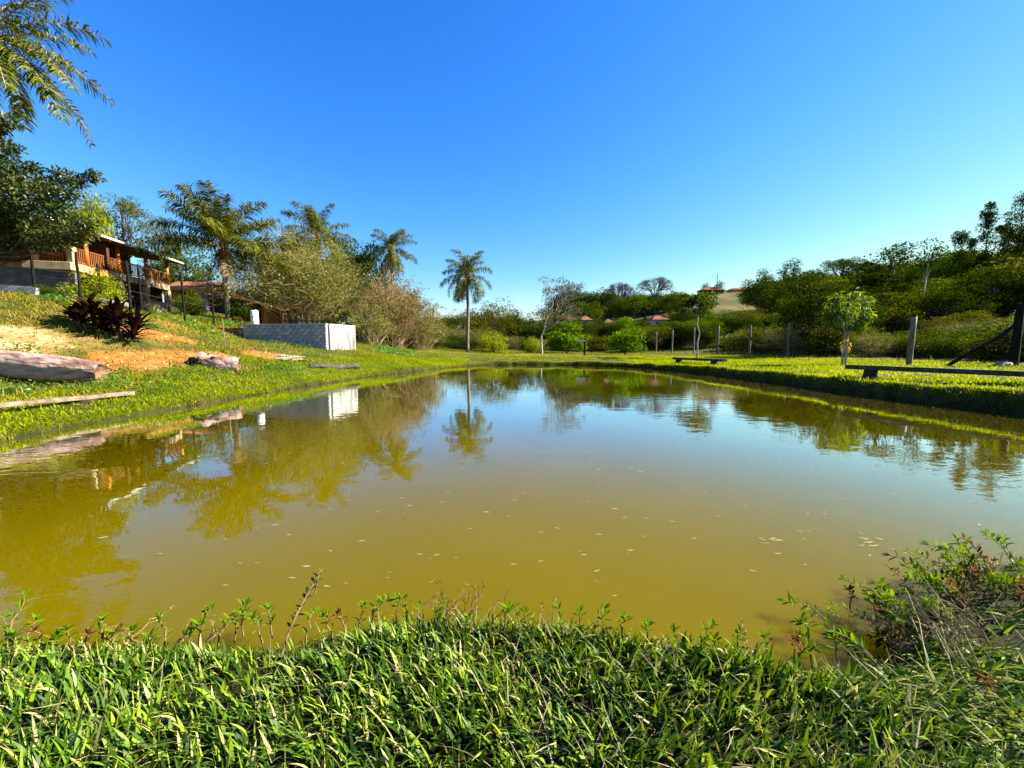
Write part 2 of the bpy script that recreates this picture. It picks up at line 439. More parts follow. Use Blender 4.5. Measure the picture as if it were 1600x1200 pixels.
CP = np.array([
 (0, 0, .2), (-5, 0, .2), (5, 0, .25), (0, 1.9, .12), (-3, 1.9, .12), (3, 1.8, .16), (-9.8, 1, .2), (13.3, 2, .45), (20, 0, .6), (20, 10, .58), (16, 15, .52), (30, 20, .7),
 (-9.4, 7.2, .16), (-8.8, 13.7, .16), (-7.8, 19.7, .17), (-4.9, 28.3, .22), (0, 32.5, .28), (5.6, 32, .3), (9.2, 28.3, .34), (10.9, 22.4, .43), (11.6, 17.8, .5), (12.8, 9.7, .55),
 (24, 22, .58), (21, 35, .42), (14, 57, .2), (0, 38, .45), (5.6, 40, .4), (-5.2, 48, .6), (5, 55, .3), (-9.4, 40, .85), (-9.4, 30, .95), (-6.4, 28, .5),
 (-8.8, 20, .44), (-11, 19, 1.0), (-11.2, 25, 1.3), (-10.7, 28, 1.22), (-16.7, 25.8, 2.0), (-11.1, 15.5, .78), (-11.3, 12, .52), (-13.2, 11.5, .56), (-12, 10, .40), (-10.4, 10, .26),
 (-16.3, 14, 1.86), (-15.6, 16, 2.1), (-14.5, 21, 1.75), (-18.6, 20, 3.15), (-21, 20, 3.72), (-23.1, 20, 3.95), (-19.2, 24, 2.86), (-19.5, 27, 2.9), (-22.9, 23, 3.65), (-22.5, 25, 3.45),
 (-16.5, 29, 2.6), (-21.6, 31, 3.4), (-19.8, 34, 3.1), (-28.0, 34, 3.85), (-26.4, 26, 3.7), (-31, 24, 4.4), (-33, 42, 5.4), (-31, 44, 5.0), (-14, 38, 1.8), (-20, 45, 3.2),
 (-20, 8, 2.4), (-14, 5, .9), (-26, 12, 4.2), (-40, 20, 6), (-60, 30, 7), (-50, 60, 6.5), (-30, 65, 4), (-12, 70, 1.4), (10, 78, 1.0), (25, 60, 1.0), (30, 42, 1.0), (40, 32, 1.4),
 (15.6, 100, 4), (37, 120, 8.2), (51, 110, 7.6), (72, 180, 22), (117, 200, 26), (100, 130, 12.5), (146, 190, 25.5), (83, 90, 9), (65, 60, 4.6), (74, 60, 5), (184, 150, 22), (110, 60, 9),
 (-20, 150, 3), (-60, 300, 8), (116, 400, 27), (0, 400, 8), (300, 300, 31), (600, 600, 35), (-300, 300, 16), (-300, 0, 14), (0, 1500, 14), (1500, 1500, 36), (-1500, 1500, 22),
 (1500, 0, 30), (-1500, 0, 20), (0, -300, 3), (40, -50, 1.5), (-40, -50, 4), (300, 50, 20), (1500, -1500, 20), (-1500, -1500, 20), (60, 20, 2.6), (10, 150, 8)], float)
_c2 = 1.5 ** 2
def _phi(d2): return -np.sqrt(d2 + _c2)
_D2 = ((CP[:, None, :2] - CP[None, :, :2]) ** 2).sum(-1)
_n = len(CP)
_A = np.zeros((_n + 3, _n + 3)); _A[:_n, :_n] = _phi(_D2) - np.eye(_n) * .02
_A[:_n, _n] = 1; _A[:_n, _n + 1:] = CP[:, :2]; _A[_n, :_n] = 1; _A[_n + 1:, :_n] = CP[:, :2].T
_W = np.linalg.solve(_A, np.concatenate([CP[:, 2], [0, 0, 0]]))
def zland(x, y):
    x = np.asarray(x, float).ravel(); y = np.asarray(y, float).ravel()
    out = np.empty(len(x))
    for s in range(0, len(x), 20000):
        px = x[s:s + 20000, None]; py = y[s:s + 20000, None]
        out[s:s + 20000] = _phi((px - CP[:, 0]) ** 2 + (py - CP[:, 1]) ** 2) @ _W[:_n] + _W[_n] + px[:, 0] * _W[_n + 1] + py[:, 0] * _W[_n + 2]
    return out
def soil_mask(x, y):
    """bare earth on the left slope and along the bank, 0..1; second value: pale stone"""
    n = fbm(x * .9, y * .9, 11) * 1.0 + .35 * fbm(x * 3.1, y * 3.1, 17)
    def blob(cx, cy, rx, ry, a=0.):
        c, s = math.cos(a), math.sin(a)
        X = (x - cx) * c + (y - cy) * s; Y = -(x - cx) * s + (y - cy) * c
        return np.exp(-((X / rx) ** 2 + (Y / ry) ** 2))
    b = np.maximum.reduce([1.3 * blob(-13.2, 14.4, 1.7, 1.6, .5), 1.25 * blob(-11.4, 19.4, 1.3, 1.4), 1.0 * blob(-12.3, 16.6, 1.2, 1.2), .9 * blob(-15.2, 17.5, 2.2, 1.0, .6),
                           1.3 * blob(-15.9, 12.6, 1.9, 1.5), .7 * blob(-17, 21.5, 2, 1.2)])
    pale = np.maximum(1.45 * blob(-16.4, 13.6, 1.7, 1.4), .9 * blob(-10.8, 19.8, .7, .9))
    return np.clip((b + n - 1.12) * 3.4, 0, 1), np.clip((pale + n - 1.16) * 3.2, 0, 1)
def ground(x, y, sd=None):
    x = np.asarray(x, float).ravel(); y = np.asarray(y, float).ravel()
    if sd is None: sd = pond_sd(x, y)
    z = zland(x, y)
    R = np.hypot(x, y - 15)
    z = z + (fbm(x * .8, y * .8, 3) - .47) * np.clip(R / 40, .04, .22) + (fbm(x * .06, y * .06, 5) - .47) * np.clip((R - 50) / 25, 0, 3.0)
    e = sd + (fbm(x * 1.7, y * 1.7, 23) - .47) * .5 * np.clip((y - 1.) / 6, .25, 1)
    t = sstep(-.42, .16, e)
    return -0.75 * (1 - t) + np.maximum(z, .04) * t
def gz(x, y): return float(ground([x], [y])[0])

def axis(segs):
    a = []
    for s, e, d in segs: a.append(np.arange(s, e, d))
    return np.concatenate(a)
def grow(s, e, d0, k):
    a = [s]; d = d0
    while a[-1] < e: a.append(a[-1] + d); d *= k
    return np.array(a)
gx = np.concatenate([-grow(24, 1600, .4, 1.12)[::-1], axis([(-23.9, -14, .3), (-14, 14, .16), (14, 26, .3)]), grow(26, 1700, .4, 1.10)])
gy = np.concatenate([-grow(2, 600, .4, 1.25)[::-1], axis([(-1.9, .8, .2), (.8, 3.6, .08), (3.6, 34, .16), (34, 60, .4)]), grow(60, 2200, .5, 1.08)])
GX, GY = np.meshgrid(gx, gy)
sd_g = pond_sd(GX, GY)
GZ = ground(GX, GY, sd_g)
nx, ny = len(gx), len(gy)
ii = (np.arange(ny - 1)[:, None] * nx + np.arange(nx - 1)[None]).ravel()
mb = MB(); mb.add(np.stack([GX.ravel(), GY.ravel(), GZ], 1), np.stack([ii, ii + 1, ii + nx + 1, ii + nx], 1))

def ground_mat():
    m, nt, out = new_mat('ground')
    L = nt.links
    tc = nt.nodes.new('ShaderNodeTexCoord')
    def noise(scale, detail=5, rough=.6):
        n = nt.nodes.new('ShaderNodeTexNoise'); n.inputs['Scale'].default_value = scale; n.inputs['Detail'].default_value = detail
        n.inputs['Roughness'].default_value = rough; L.new(tc.outputs['Object'], n.inputs['Vector']); return n.outputs[0]
    def mr(v, a, b):
        q = nt.nodes.new('ShaderNodeMapRange'); q.inputs[1].default_value = a; q.inputs[2].default_value = b; L.new(v, q.inputs[0]); return q.outputs[0]
    def mix(f, a, b):
        q = nt.nodes.new('ShaderNodeMix'); q.data_type = 'RGBA'; L.new(f, q.inputs[0]); L.new(a, q.inputs[6]); L.new(b, q.inputs[7]); return q.outputs[2]
    def attr(n):
        q = nt.nodes.new('ShaderNodeAttribute'); q.attribute_name = n; return q.outputs['Fac']
    grass = ramp(nt, mr(noise(2.2), .3, .7), [(.018, .025, .002), (.038, .046, .003), (.075, .07, .008)])
    dry = ramp(nt, mr(noise(1.1), .3, .7), [(.10, .085, .012), (.17, .12, .025), (.24, .14, .045)])
    soil = ramp(nt, mr(noise(2.5, 7), .3, .7), [(.20, .070, .010), (.32, .12, .022), (.42, .20, .05)])
    pale = ramp(nt, mr(noise(2.0, 7), .32, .68), [(.22, .11, .03), (.34, .22, .085), (.44, .34, .18)])
    mud = ramp(nt, mr(noise(3, 6), .3, .7), [(.008, .007, .002), (.020, .017, .005), (.05, .038, .012)])
    c = mix(attr('dry'), grass, dry)
    c = mix(attr('soil'), c, soil)
    c = mix(attr('pale'), c, pale)
    c = mix(attr('mud'), c, mud)
    b = nt.nodes.new('ShaderNodeBsdfPrincipled'); b.inputs['Roughness'].default_value = .95; b.inputs['Specular IOR Level'].default_value = .15
    L.new(c, b.inputs['Base Color'])
    bp = nt.nodes.new('ShaderNodeBump'); bp.inputs['Strength'].default_value = .8; bp.inputs['Distance'].default_value = .06
    L.new(noise(7, 8, .7), bp.inputs['Height']); L.new(bp.outputs[0], b.inputs['Normal'])
    L.new(b.outputs[0], out.inputs[0])
    return m
me = mb.mesh('ground', ground_mat(), smooth=True)
def dry_mask(x, y):
    n = fbm(x * .35, y * .35, 31) + .4 * fbm(x * 1.5, y * 1.5, 37)
    w = .55 * np.exp(-((x + 17) / 7) ** 2 - ((y - 19) / 8) ** 2) + .5 * np.exp(-((x - 2) / 16) ** 2 - ((y - 44) / 6) ** 2)
    hill = .35 * sstep(60, 110, y) * sstep(20, 60, x)
    return np.clip((n + w + hill - .92) * 3.0, 0, 1)
so, pa = soil_mask(GX.ravel(), GY.ravel())
dr = dry_mask(GX.ravel(), GY.ravel())
zl = np.maximum(zland(GX.ravel(), GY.ravel()), .06)
mu = sstep(.85, .45, GZ / zl) * (np.abs(sd_g) < 3)
near = sstep(3.4, 2.2, GY.ravel()) * sstep(14, 9, np.abs(GX.ravel()))
mu = np.maximum(mu, near)
for nm, arr in (('soil', so), ('pale', pa), ('dry', dr), ('mud', mu)):
    a = me.attributes.new(nm, 'FLOAT', 'POINT'); a.data.foreach_set('value', arr.astype(np.float32))
g = obj('ground', me); tag(g, 'grassy bank, bare orange slope and hillside around the pond', kind='structure')

# ------------------------------------------------------------------ water
def water_mat():
    m, nt, out = new_mat('pond_water'); L = nt.links
    tc = nt.nodes.new('ShaderNodeTexCoord')
    n0 = nt.nodes.new('ShaderNodeTexNoise'); n0.inputs['Scale'].default_value = .25; n0.inputs['Detail'].default_value = 3
    L.new(tc.outputs['Object'], n0.inputs['Vector'])
    c = ramp(nt, n0.outputs[0], [(.092, .069, .0, .3), (.108, .081, .0001, .7)])
    mp = nt.nodes.new('ShaderNodeMapping'); mp.inputs['Scale'].default_value = (1.0, 1.6, 1); L.new(tc.outputs['Object'], mp.inputs[0])
    n1 = nt.nodes.new('ShaderNodeTexNoise'); n1.inputs['Scale'].default_value = 2.2; n1.inputs['Detail'].default_value = 3
    L.new(mp.outputs[0], n1.inputs['Vector'])
    n2 = nt.nodes.new('ShaderNodeTexNoise'); n2.inputs['Scale'].default_value = .32; n2.inputs['Detail'].default_value = 1
    L.new(tc.outputs['Object'], n2.inputs['Vector'])
    r2 = nt.nodes.new('ShaderNodeMapRange'); r2.inputs[1].default_value = .42; r2.inputs[2].default_value = .68; r2.inputs[3].default_value = .15; L.new(n2.outputs[0], r2.inputs[0])
    mul = nt.nodes.new('ShaderNodeMath'); mul.operation = 'MULTIPLY'; L.new(n1.outputs[0], mul.inputs[0]); L.new(r2.outputs[0], mul.inputs[1])
    bp = nt.nodes.new('ShaderNodeBump'); bp.inputs['Strength'].default_value = .5; bp.inputs['Distance'].default_value = .012
    L.new(mul.outputs[0], bp.inputs['Height'])
    # silty body colour below a mirror surface whose reflectance climbs towards grazing view
    df = nt.nodes.new('ShaderNodeSubsurfaceScattering'); df.falloff = 'BURLEY'; L.new(c, df.inputs['Color'])
    df.inputs['Scale'].default_value = .35; df.inputs['Radius'].default_value = (1.0, .8, .3)
    gl = nt.nodes.new('ShaderNodeBsdfGlossy'); gl.inputs['Roughness'].default_value = .012; L.new(bp.outputs[0], gl.inputs['Normal'])
    gl.inputs['Color'].default_value = (.95, .97, 1, 1)
    lw = nt.nodes.new('ShaderNodeLayerWeight'); lw.inputs['Blend'].default_value = .5
    def mth(op, a, v):
        q = nt.nodes.new('ShaderNodeMath'); q.operation = op
        if isinstance(a, (int, float)): q.inputs[0].default_value = a
        else: L.new(a, q.inputs[0])
        if isinstance(v, (int, float)): q.inputs[1].default_value = v
        else: L.new(v, q.inputs[1])
        return q.outputs[0]
    x = mth('SUBTRACT', 1.0, lw.outputs['Facing'])
    fr = mth('DIVIDE', .92, mth('ADD', mth('POWER', mth('DIVIDE', x, .235), 4.6), 1.0))
    mx = nt.nodes.new('ShaderNodeMixShader'); L.new(fr, mx.inputs[0]); L.new(df.outputs[0], mx.inputs[1]); L.new(gl.outputs[0], mx.inputs[2])
    L.new(mx.outputs[0], out.inputs[0])
    return m
mb = MB()
wx = np.linspace(-12, 15, 28); wy = np.linspace(0.6, 34, 35)
WX, WY = np.meshgrid(wx, wy)
k = (np.arange(34)[:, None] * 28 + np.arange(27)[None]).ravel()
mb.add(np.stack([WX.ravel(), WY.ravel(), WX.ravel() * 0], 1), np.stack([k, k + 1, k + 29, k + 28], 1))
w = obj('pond_water', mb.mesh('pond_water', water_mat())); tag(w, 'still olive brown pond reflecting the trees and sky', kind='structure')

# ------------------------------------------------------------------ grass
rng = np.random.RandomState(7)
# tall foreground grass on the near bank
N = 88000
px = rng.uniform(-4.6, 4.9, N); py = rng.uniform(.25, 3.2, N)
sd = pond_sd(px, py)
keep = (sd > .0) & (rng.rand(N) < .5 + .7 * fbm(px * 2.2, py * 2.2, 51))
keep &= ~((px > 1.75) & (py > 2.0 + .1 * np.sin(px * 9)) & (rng.rand(N) < .8))
px, py, sd = px[keep], py[keep], sd[keep]
P = np.stack([px, py, ground(px, py, sd) - .01], 1); n = len(P)
clump = fbm(px * 3.0, py * 3.0, 57)
H = rng.uniform(.06, .15, n) * (.6 + .95 * clump) * np.where(sd < .15, .9, 1)
W = np.where(rng.rand(n) < .45, rng.uniform(.005, .011, n), rng.uniform(.011, .024, n)) * (.75 + .5 * clump)
flow = 2 * np.pi * fbm(px * .7, py * .7, 59) * 1.6
head = flow + rng.normal(0, 1.3, n)
right = sstep(1.3, 2.2, px)
head = np.where(rng.rand(n) < right * .7, rng.normal(-.7, .5, n), head)
mb = MB(); mb.blades(P, head, np.abs(rng.normal(.25, .28, n)) + right * .35, H, W, rng.uniform(.0, .75, n), seg=4)
o = obj('foreground_grass', mb.mesh('foreground_grass', M['grass_near'])); tag(o, 'coarse bright green grass along the near bank', 'grass', kind='stuff')

r_ = np.random.RandomState(8); n = 3000
px = r_.uniform(-4.2, 4.4, n); py = r_.uniform(.3, 2.7, n); sd = pond_sd(px, py); k = (sd > .02) & (fbm(px * 2.5, py * 2.5, 67) > .42); px, py, sd = px[k], py[k], sd[k]; n = len(px)
mb = MB(); mb.blades(np.stack([px, py, ground(px, py, sd) + r_.uniform(0, .05, n)], 1), r_.uniform(0, 6.28, n), r_.uniform(.7, 1.4, n), r_.uniform(.08, .22, n), r_.uniform(.003, .007, n), r_.uniform(-.3, .6, n), seg=3)
o = obj('dry_thatch', mb.mesh('dry_thatch', M['leaf_straw'])); tag(o, 'dead straw stalks lying in the near grass', 'straw', kind='stuff')

def lawn(name, label, mat, cnt, xr, yr, cond, hr, wr, seed, seg=2, lean=.35):
    r = np.random.RandomState(seed)
    x = r.uniform(*xr, cnt); y = r.uniform(*yr, cnt)
    sd = pond_sd(x, y)
    k = (sd > -.3) & cond(x, y, sd, r)
    x, y, sd = x[k], y[k], sd[k]
    z = ground(x, y, sd); k = z > np.where(x > 5, .84 * zland(x, y), .025)
    x, y, sd, z = x[k], y[k], sd[k], z[k]; n = len(x)
    P = np.stack([x, y, z - .01], 1)
    cl = fbm(x * 1.3, y * 1.3, seed + 1)
    H = r.uniform(*hr, n) * (.6 + .85 * cl); W = r.uniform(*wr, n)
    mb = MB(); mb.blades(P, r.uniform(0, 2 * np.pi, n), np.abs(r.normal(lean, .3, n)), H, W, r.uniform(.2, 1.0, n), seg=seg)
    o = obj(name, mb.mesh(name, mat)); tag(o, label, 'grass', kind='stuff')
def not_soil(x, y, r, k=.85):
    s, p = soil_mask(x, y); return r.rand(len(x)) > np.maximum(s, p) * k
# left shore band
lawn('shore_grass', 'short yellow green grass on the left shore', M['grass_lawn'], 105000, (-13.5, -3.5), (4.5, 34), lambda x, y, sd, r: (sd < 2.8 + 1.5 * fbm(x, y, 61)) & not_soil(x, y, r), (.07, .17), (.016, .034), 71)
lawn('slope_grass', 'sparse green and straw coloured grass on the left slope', M['grass_dry'], 150000, (-30, -7), (7, 40), lambda x, y, sd, r: (sd > 2.0) & not_soil(x, y, r, .78) & (r.rand(len(x)) < np.clip(1.7 * fbm(x * .8, y * .8, 63) - .25, .1, 1)), (.10, .30), (.02, .042), 73)
lawn('right_grass', 'sunlit yellow green lawn on the right shore', M['grass_lawn'], 120000, (9, 27), (6, 42), lambda x, y, sd, r: (x < 26) & (x < 28.5 - .2 * y + 2), (.07, .17), (.017, .034), 75)
lawn('back_grass', 'lawn beyond the far end of the pond', M['grass_lawn'], 60000, (-12, 17), (27, 60), lambda x, y, sd, r: (r.rand(len(x)) < .9) , (.07, .16), (.014, .03), 77)
lawn('back_dry_grass', 'reddish dry grass strip at the foot of the wood', M['grass_dry'], 26000, (-12, 32), (36, 62), lambda x, y, sd, r: (r.rand(len(x)) < np.clip(fbm(x * .5, y * .5, 65) * 2.2 - .5, 0, 1)), (.15, .45), (.012, .03), 79)
lawn('fence_dry_grass', 'brown dry grass under the wire fence', M['grass_dry'], 16000, (14, 34), (14, 62), lambda x, y, sd, r: np.abs(x - (28.6 - .2 * y)) < 1.3, (.15, .5), (.012, .028), 81)
# overhanging fringe on the right bank and round the shore
def fringe(name, label, mat, cnt, sel, hr, wr, seed):
    r = np.random.RandomState(seed)
    i = r.randint(0, len(POND), cnt); t = r.rand(cnt)
    A = POND[i]; B = POND[(i + 1) % len(POND)]
    p = A + (B - A) * t[:, None]
    T = (B - A) / np.linalg.norm(B - A, axis=1)[:, None]
    nrm = np.stack([T[:, 1], -T[:, 0]], 1)
    off = r.uniform(-.15, .42, cnt)
    q = p + nrm * off[:, None]
    k = sel(q) & (r.rand(cnt) < np.linalg.norm(B - A, axis=1) / np.linalg.norm(B - A, axis=1).max() * 1.4)
    q, nrm, off = q[k], nrm[k], off[k]; n = len(q)
    z = ground(q[:, 0], q[:, 1]); k = z > .04; q, nrm, z = q[k], nrm[k], z[k]; n = len(q)
    head = np.arctan2(-nrm[:, 1], -nrm[:, 0]) + r.normal(0, .8, n)
    mb = MB(); mb.blades(np.stack([q[:, 0], q[:, 1], z - .01], 1), head, r.uniform(.2, 1.0, n), r.uniform(*hr, n), r.uniform(*wr, n), r.uniform(.3, 1.3, n), seg=3)
    o = obj(name, mb.mesh(name, mat)); tag(o, label, 'grass', kind='stuff')
fringe('bank_fringe_grass', 'grass hanging over the edge of the pond bank', M['grass_lawn'], 42000, lambda q: q[:, 1] > 4, (.08, .2), (.008, .018), 83)
fringe('bank_dead_grass', 'dry straw hanging over the pond bank', M['grass_dry'], 9000, lambda q: q[:, 1] > 4, (.1, .25), (.006, .012), 85)

# leafy ground cover on the left slope
def ground_cover(name, label, mat, blobs, per, ls, seed):
    r = np.random.RandomState(seed); mb = MB()
    for cx, cy, rx, ry in blobs:
        n = int(per * rx * ry)
        x = cx + r.normal(0, rx * .55, n); y = cy + r.normal(0, ry * .55, n)
        sd = pond_sd(x, y); k = (sd > .1) & (fbm(x * 1.8, y * 1.8, seed) > .40); x, y, sd = x[k], y[k], sd[k]; n = len(x)
        if n == 0: continue
        h = r.uniform(.03, .24, n) * (.4 + fbm(x * 2.5, y * 2.5, seed + 3))
        a = r.uniform(0, 2 * np.pi, n); el = r.uniform(-.3, .7, n)
        D = np.stack([np.cos(a) * np.cos(el), np.sin(a) * np.cos(el), np.sin(el)], 1)
        Nn = np.array([0, 0, 1.]) + r.normal(0, .4, (n, 3))
        L = r.uniform(.7, 1.4, n) * ls
        mb.leaves(np.stack([x, y, ground(x, y, sd) + h], 1), D, Nn, L, L * .55, fold=.08)
    o = obj(name, mb.mesh(name, mat)); tag(o, label, 'ground cover', kind='stuff')
ground_cover('leafy_ground_cover', 'low leafy green weeds spreading over the left bank', M['cover'],
             [(-12.5, 11.25, .9, .35), (-14.2, 10.7, .8, .3), (-13.2, 10.3, 1.6, .7), (-11.6, 11.6, 1.2, .8), (-10.8, 13.6, .9, 1.3), (-10.6, 15.6, 1.0, 1.2), (-12.4, 13.0, .8, .5), (-9.6, 17.5, 1.0, 1.4), (-10.2, 21.5, 1.4, 1.5), (-12.6, 22.6, 1.6, 1.2),
              (-14.6, 15.4, .7, .4), (-13.0, 16.8, .8, .5), (-15.6, 13.2, .8, .35), (-14, 24.6, 2.4, .5), (-16.4, 18.6, 1.4, .8), (-13.6, 19.2, 1.2, .8)], 700, .075, 91)
ground_cover('tall_green_weeds', 'tall soft green weeds along the house terrace', M['cover'],
             [(-19.8, 18.2, 1.1, .6), (-21.2, 19.6, .9, .4), (-20.2, 27.8, 2.0, 1.2), (-21, 22.6, 1.2, .6), (-17.4, 23.0, 1.6, 1.2), (-8.6, 30, 1.6, 1.6), (-9.6, 34, 2, 2)], 520, .15, 93)

# clods and small stones on the bare earth
rg = np.random.RandomState(95); n = 9000
x = rg.uniform(-19, -8.5, n); y = rg.uniform(9, 24, n); so_, pa_ = soil_mask(x, y); sd = pond_sd(x, y)
k = (np.maximum(so_, pa_) > .25) & (sd > .3); x, y, sd, pa_ = x[k], y[k], sd[k], pa_[k]; n = len(x)
z = ground(x, y, sd); r = .012 + .05 * rg.rand(n) ** 4; mb = MB()
oc = np.array([[1, 0, 0], [0, 1, 0], [-1, 0, 0], [0, -1, 0], [0, 0, .7], [0, 0, -.7]], float)
V = (oc[None] * (1 + .3 * rg.normal(size=(n, 6, 1)))) * r[:, None, None] + np.stack([x, y, z + r * .2], 1)[:, None]
fc = np.array([[0, 1, 4], [1, 2, 4], [2, 3, 4], [3, 0, 4], [1, 0, 5], [2, 1, 5], [3, 2, 5], [0, 3, 5]])
mb.add(V.reshape(-1, 3), (np.arange(n)[:, None, None] * 6 + fc[None]).reshape(-1, 3))
M['clod'] = leaf_mat('clod', [(.16, .055, .010), (.28, .11, .022), (.38, .22, .08), (.46, .36, .2)], 0, .9, .1)
o = obj('soil_clods', mb.mesh('soil_clods', M['clod'])); tag(o, 'orange clods and small stones on the bare slope', 'clods', kind='stuff')
# ------------------------------------------------------------------ palms
def frond_mesh(L, nleaf, el, droop, leaf_len, rng, mat=None, ll_w=.045, fall=.55):
    """one feather frond along +X: rachis arching from elevation el, leaflets on both sides"""
    k = 14
    t = np.linspace(0, 1, k)
    ang = el - droop * t ** 1.35
    dx = np.cos(ang) * L / (k - 1); dz = np.sin(ang) * L / (k - 1)
    X = np.concatenate([[0], np.cumsum(dx)[:-1]]); Z = np.concatenate([[0], np.cumsum(dz)[:-1]])
    side_b = rng.normal(0, .06) * L * t ** 2
    R = np.stack([X, side_b, Z], 1)
    mb = MB()
    mb.tube(R, .028 * L / 3.5 * (1 - .85 * t) + .004, 4, mi=1)
    for sg in (-1, 1):
        tt = np.sort(rng.uniform(.16, 1.0, nleaf))
        base = np.stack([np.interp(tt, t, R[:, j]) for j in range(3)], 1)
        a = np.interp(tt, t, ang)
        T = np.stack([np.cos(a), 0 * a, np.sin(a)], 1)
        U = np.stack([-np.sin(a), 0 * a, np.cos(a)], 1)
        prof = np.sin(np.pi * np.clip(tt * .93 + .06, 0, 1)) ** .55
        l = leaf_len * (.35 + .75 * prof) * rng.uniform(.8, 1.15, nleaf)
        lift = rng.normal(.05, .42, nleaf)
        D1 = T * rng.uniform(.45, .8, nleaf)[:, None] + np.array([0, sg * 1., 0]) + U * lift[:, None]
        D1 /= np.linalg.norm(D1, axis=1)[:, None]
        D2 = D1 + np.array([0, 0, -1.]) * rng.uniform(fall * .7, fall * 2.0, nleaf)[:, None]
        D2 /= np.linalg.norm(D2, axis=1)[:, None]
        mid = base + D1 * (l * .5)[:, None]
        tip = mid + D2 * (l * .55)[:, None]
        S = np.cross(D1, U); S /= np.linalg.norm(S, axis=1)[:, None]
        w = (ll_w * (L / 3.5) * rng.uniform(.7, 1.2, nleaf))[:, None] * .5
        V = np.stack([base - S * w * .6, base + S * w * .6, mid + S * w, mid - S * w, tip], 1).reshape(-1, 3)
        i = np.arange(nleaf)[:, None] * 5
        n0 = mb.n
        mb.add(V, i + np.array([0, 1, 2, 3]))
        mb.f.append(i + np.array([3, 2, 4]) + n0); mb.m.append(np.zeros(nleaf, int))
    return mb.mesh('frond', [mat or M['frond'], M['twig']])

def palm(loc, H, L, label, seed, nfr=18, r=.17, group=None, els=(-.5, 1.25), lean=(0, 0), nleaf=46, dead=3, droop=(1.0, 1.7), skirt=True, leaf_k=.2, fall=.55, extra=None):
    """loc: foot; H: height of the crown base; L: frond length"""
    rg = np.random.RandomState(seed)
    root = empty('palm_tree', loc, 0, label=label, cat='palm tree', group=group)
    t = np.linspace(0, 1, 16)
    P = np.stack([lean[0] * t ** 1.6 + .05 * np.sin(t * 7 + seed), lean[1] * t ** 1.6, t * (H + .3) - .3], 1)
    rad = r * (1.25 - .45 * t); rad[0] *= 1.25; rad[-2:] *= 1.15
    mb = MB(); mb.tube(P, rad, 12, noise=.03, rng=rg)
    obj('trunk', mb.mesh('trunk', M['bark_palm'], True), root)
    top = P[-1]
    # leaf bases that wrap the head of the trunk
    mb = MB()
    for i in range(14):
        a = i * 2.4; e = rg.uniform(.8, 1.35)
        d = np.array([math.cos(a) * math.cos(e), math.sin(a) * math.cos(e), math.sin(e)])
        mb.tube([top + np.array([math.cos(a), math.sin(a), 0]) * r * .6 + np.array([0, 0, -.5]), top + d * L * .10, top + d * L * .22], [r * .42, r * .32, r * .12], 5)
    obj('leaf_base', mb.mesh('leaf_base', M['bark_palm'], True), root)
    ms = []
    for q in range(7):
        e = els[0] + (els[1] - els[0]) * q / 6
        ms.append(frond_mesh(L * rg.uniform(.9, 1.08), nleaf, e, rg.uniform(*droop), L * leaf_k, rg, fall=fall))
    for i in range(nfr):
        q = (i * 7) // nfr
        obj('frond', ms[q], root, loc=tuple(top + np.array([0, 0, .12 * q / 6])), rot=(rg.normal(0, .12), 0, i * 2.39996 + rg.normal(0, .25)))
    if extra:
        for (az, e, dr, l) in extra:
            obj('frond', frond_mesh(l, int(nleaf * 1.2), e, dr, L * leaf_k, rg, fall=fall), root, loc=tuple(top), rot=(0, 0, az))
    if dead:
        dm = [frond_mesh(L * .8, nleaf // 2, -.9, .8, L * .13, rg, M['frond_dry']), frond_mesh(L * .65, nleaf // 2, -1.1, .5, L * .12, rg, M['frond_dry'])]
        for i in range(dead):
            obj('dead_frond', dm[i % 2], root, loc=tuple(top + np.array([0, 0, -.25])), rot=(0, 0, rg.uniform(0, 6.28)))
    if skirt:
        mb = MB()
        n = 260
        th = rg.uniform(0, 6.28, n); rr = rg.uniform(.3, 1, n) ** .6
        C = top + np.stack([np.cos(th) * rr * r * 1.6, np.sin(th) * rr * r * 1.6, rg.uniform(-.9, .1, n) * L * .22], 1)
        D = np.stack([np.cos(th) * .5, np.sin(th) * .5, -np.ones(n)], 1)
        mb.leaves(C, D, rg.normal(0, 1, (n, 3)), rg.uniform(.25, .6, n) * L * .15, .05 * L / 3.5)
        obj('fruit_cluster', mb.mesh('fruit_cluster', M['leaf_brown']), root)
    return root

# ------------------------------------------------------------------ broadleaf trees
def rand_dir(rg, n):
    v = rg.normal(size=(n, 3)); return v / np.linalg.norm(v, axis=1)[:, None]
def bez(a, b, sag, n, rg, wob=0.0):
    t = np.linspace(0, 1, n)[:, None]
    p = a + (b - a) * t + np.array([0, 0, 1.]) * (sag * 4 * t * (1 - t))
    if wob: p[1:-1] += rg.normal(0, wob, (n - 2, 3))
    return p
def make_crown(rg, clumps, radii, per, leaf, mat, aspect=.5, flat=.75, droop=.0, fold=0., hollow=.35):
    mb = MB()
    C = []; Dd = []
    for c, r in zip(clumps, radii):
        n = int(per * rg.uniform(.75, 1.25))
        d = rand_dir(rg, n); rr = (hollow + (1 - hollow) * rg.rand(n) ** .6) * r
        p = c + d * rr[:, None] * np.array([1, 1, flat])
        C.append(p); Dd.append(d)
    C = np.concatenate(C); Dd = np.concatenate(Dd); n = len(C)
    D = Dd * .6 + rand_dir(rg, n) * .8 + np.array([0, 0, -droop])
    N = rand_dir(rg, n) * .7 + np.array([0, 0, .9])
    L = leaf * rg.uniform(.65, 1.35, n)
    mb.leaves(C, D, N, L, L * aspect, fold=fold)
    return mb.mesh('crown', mat)
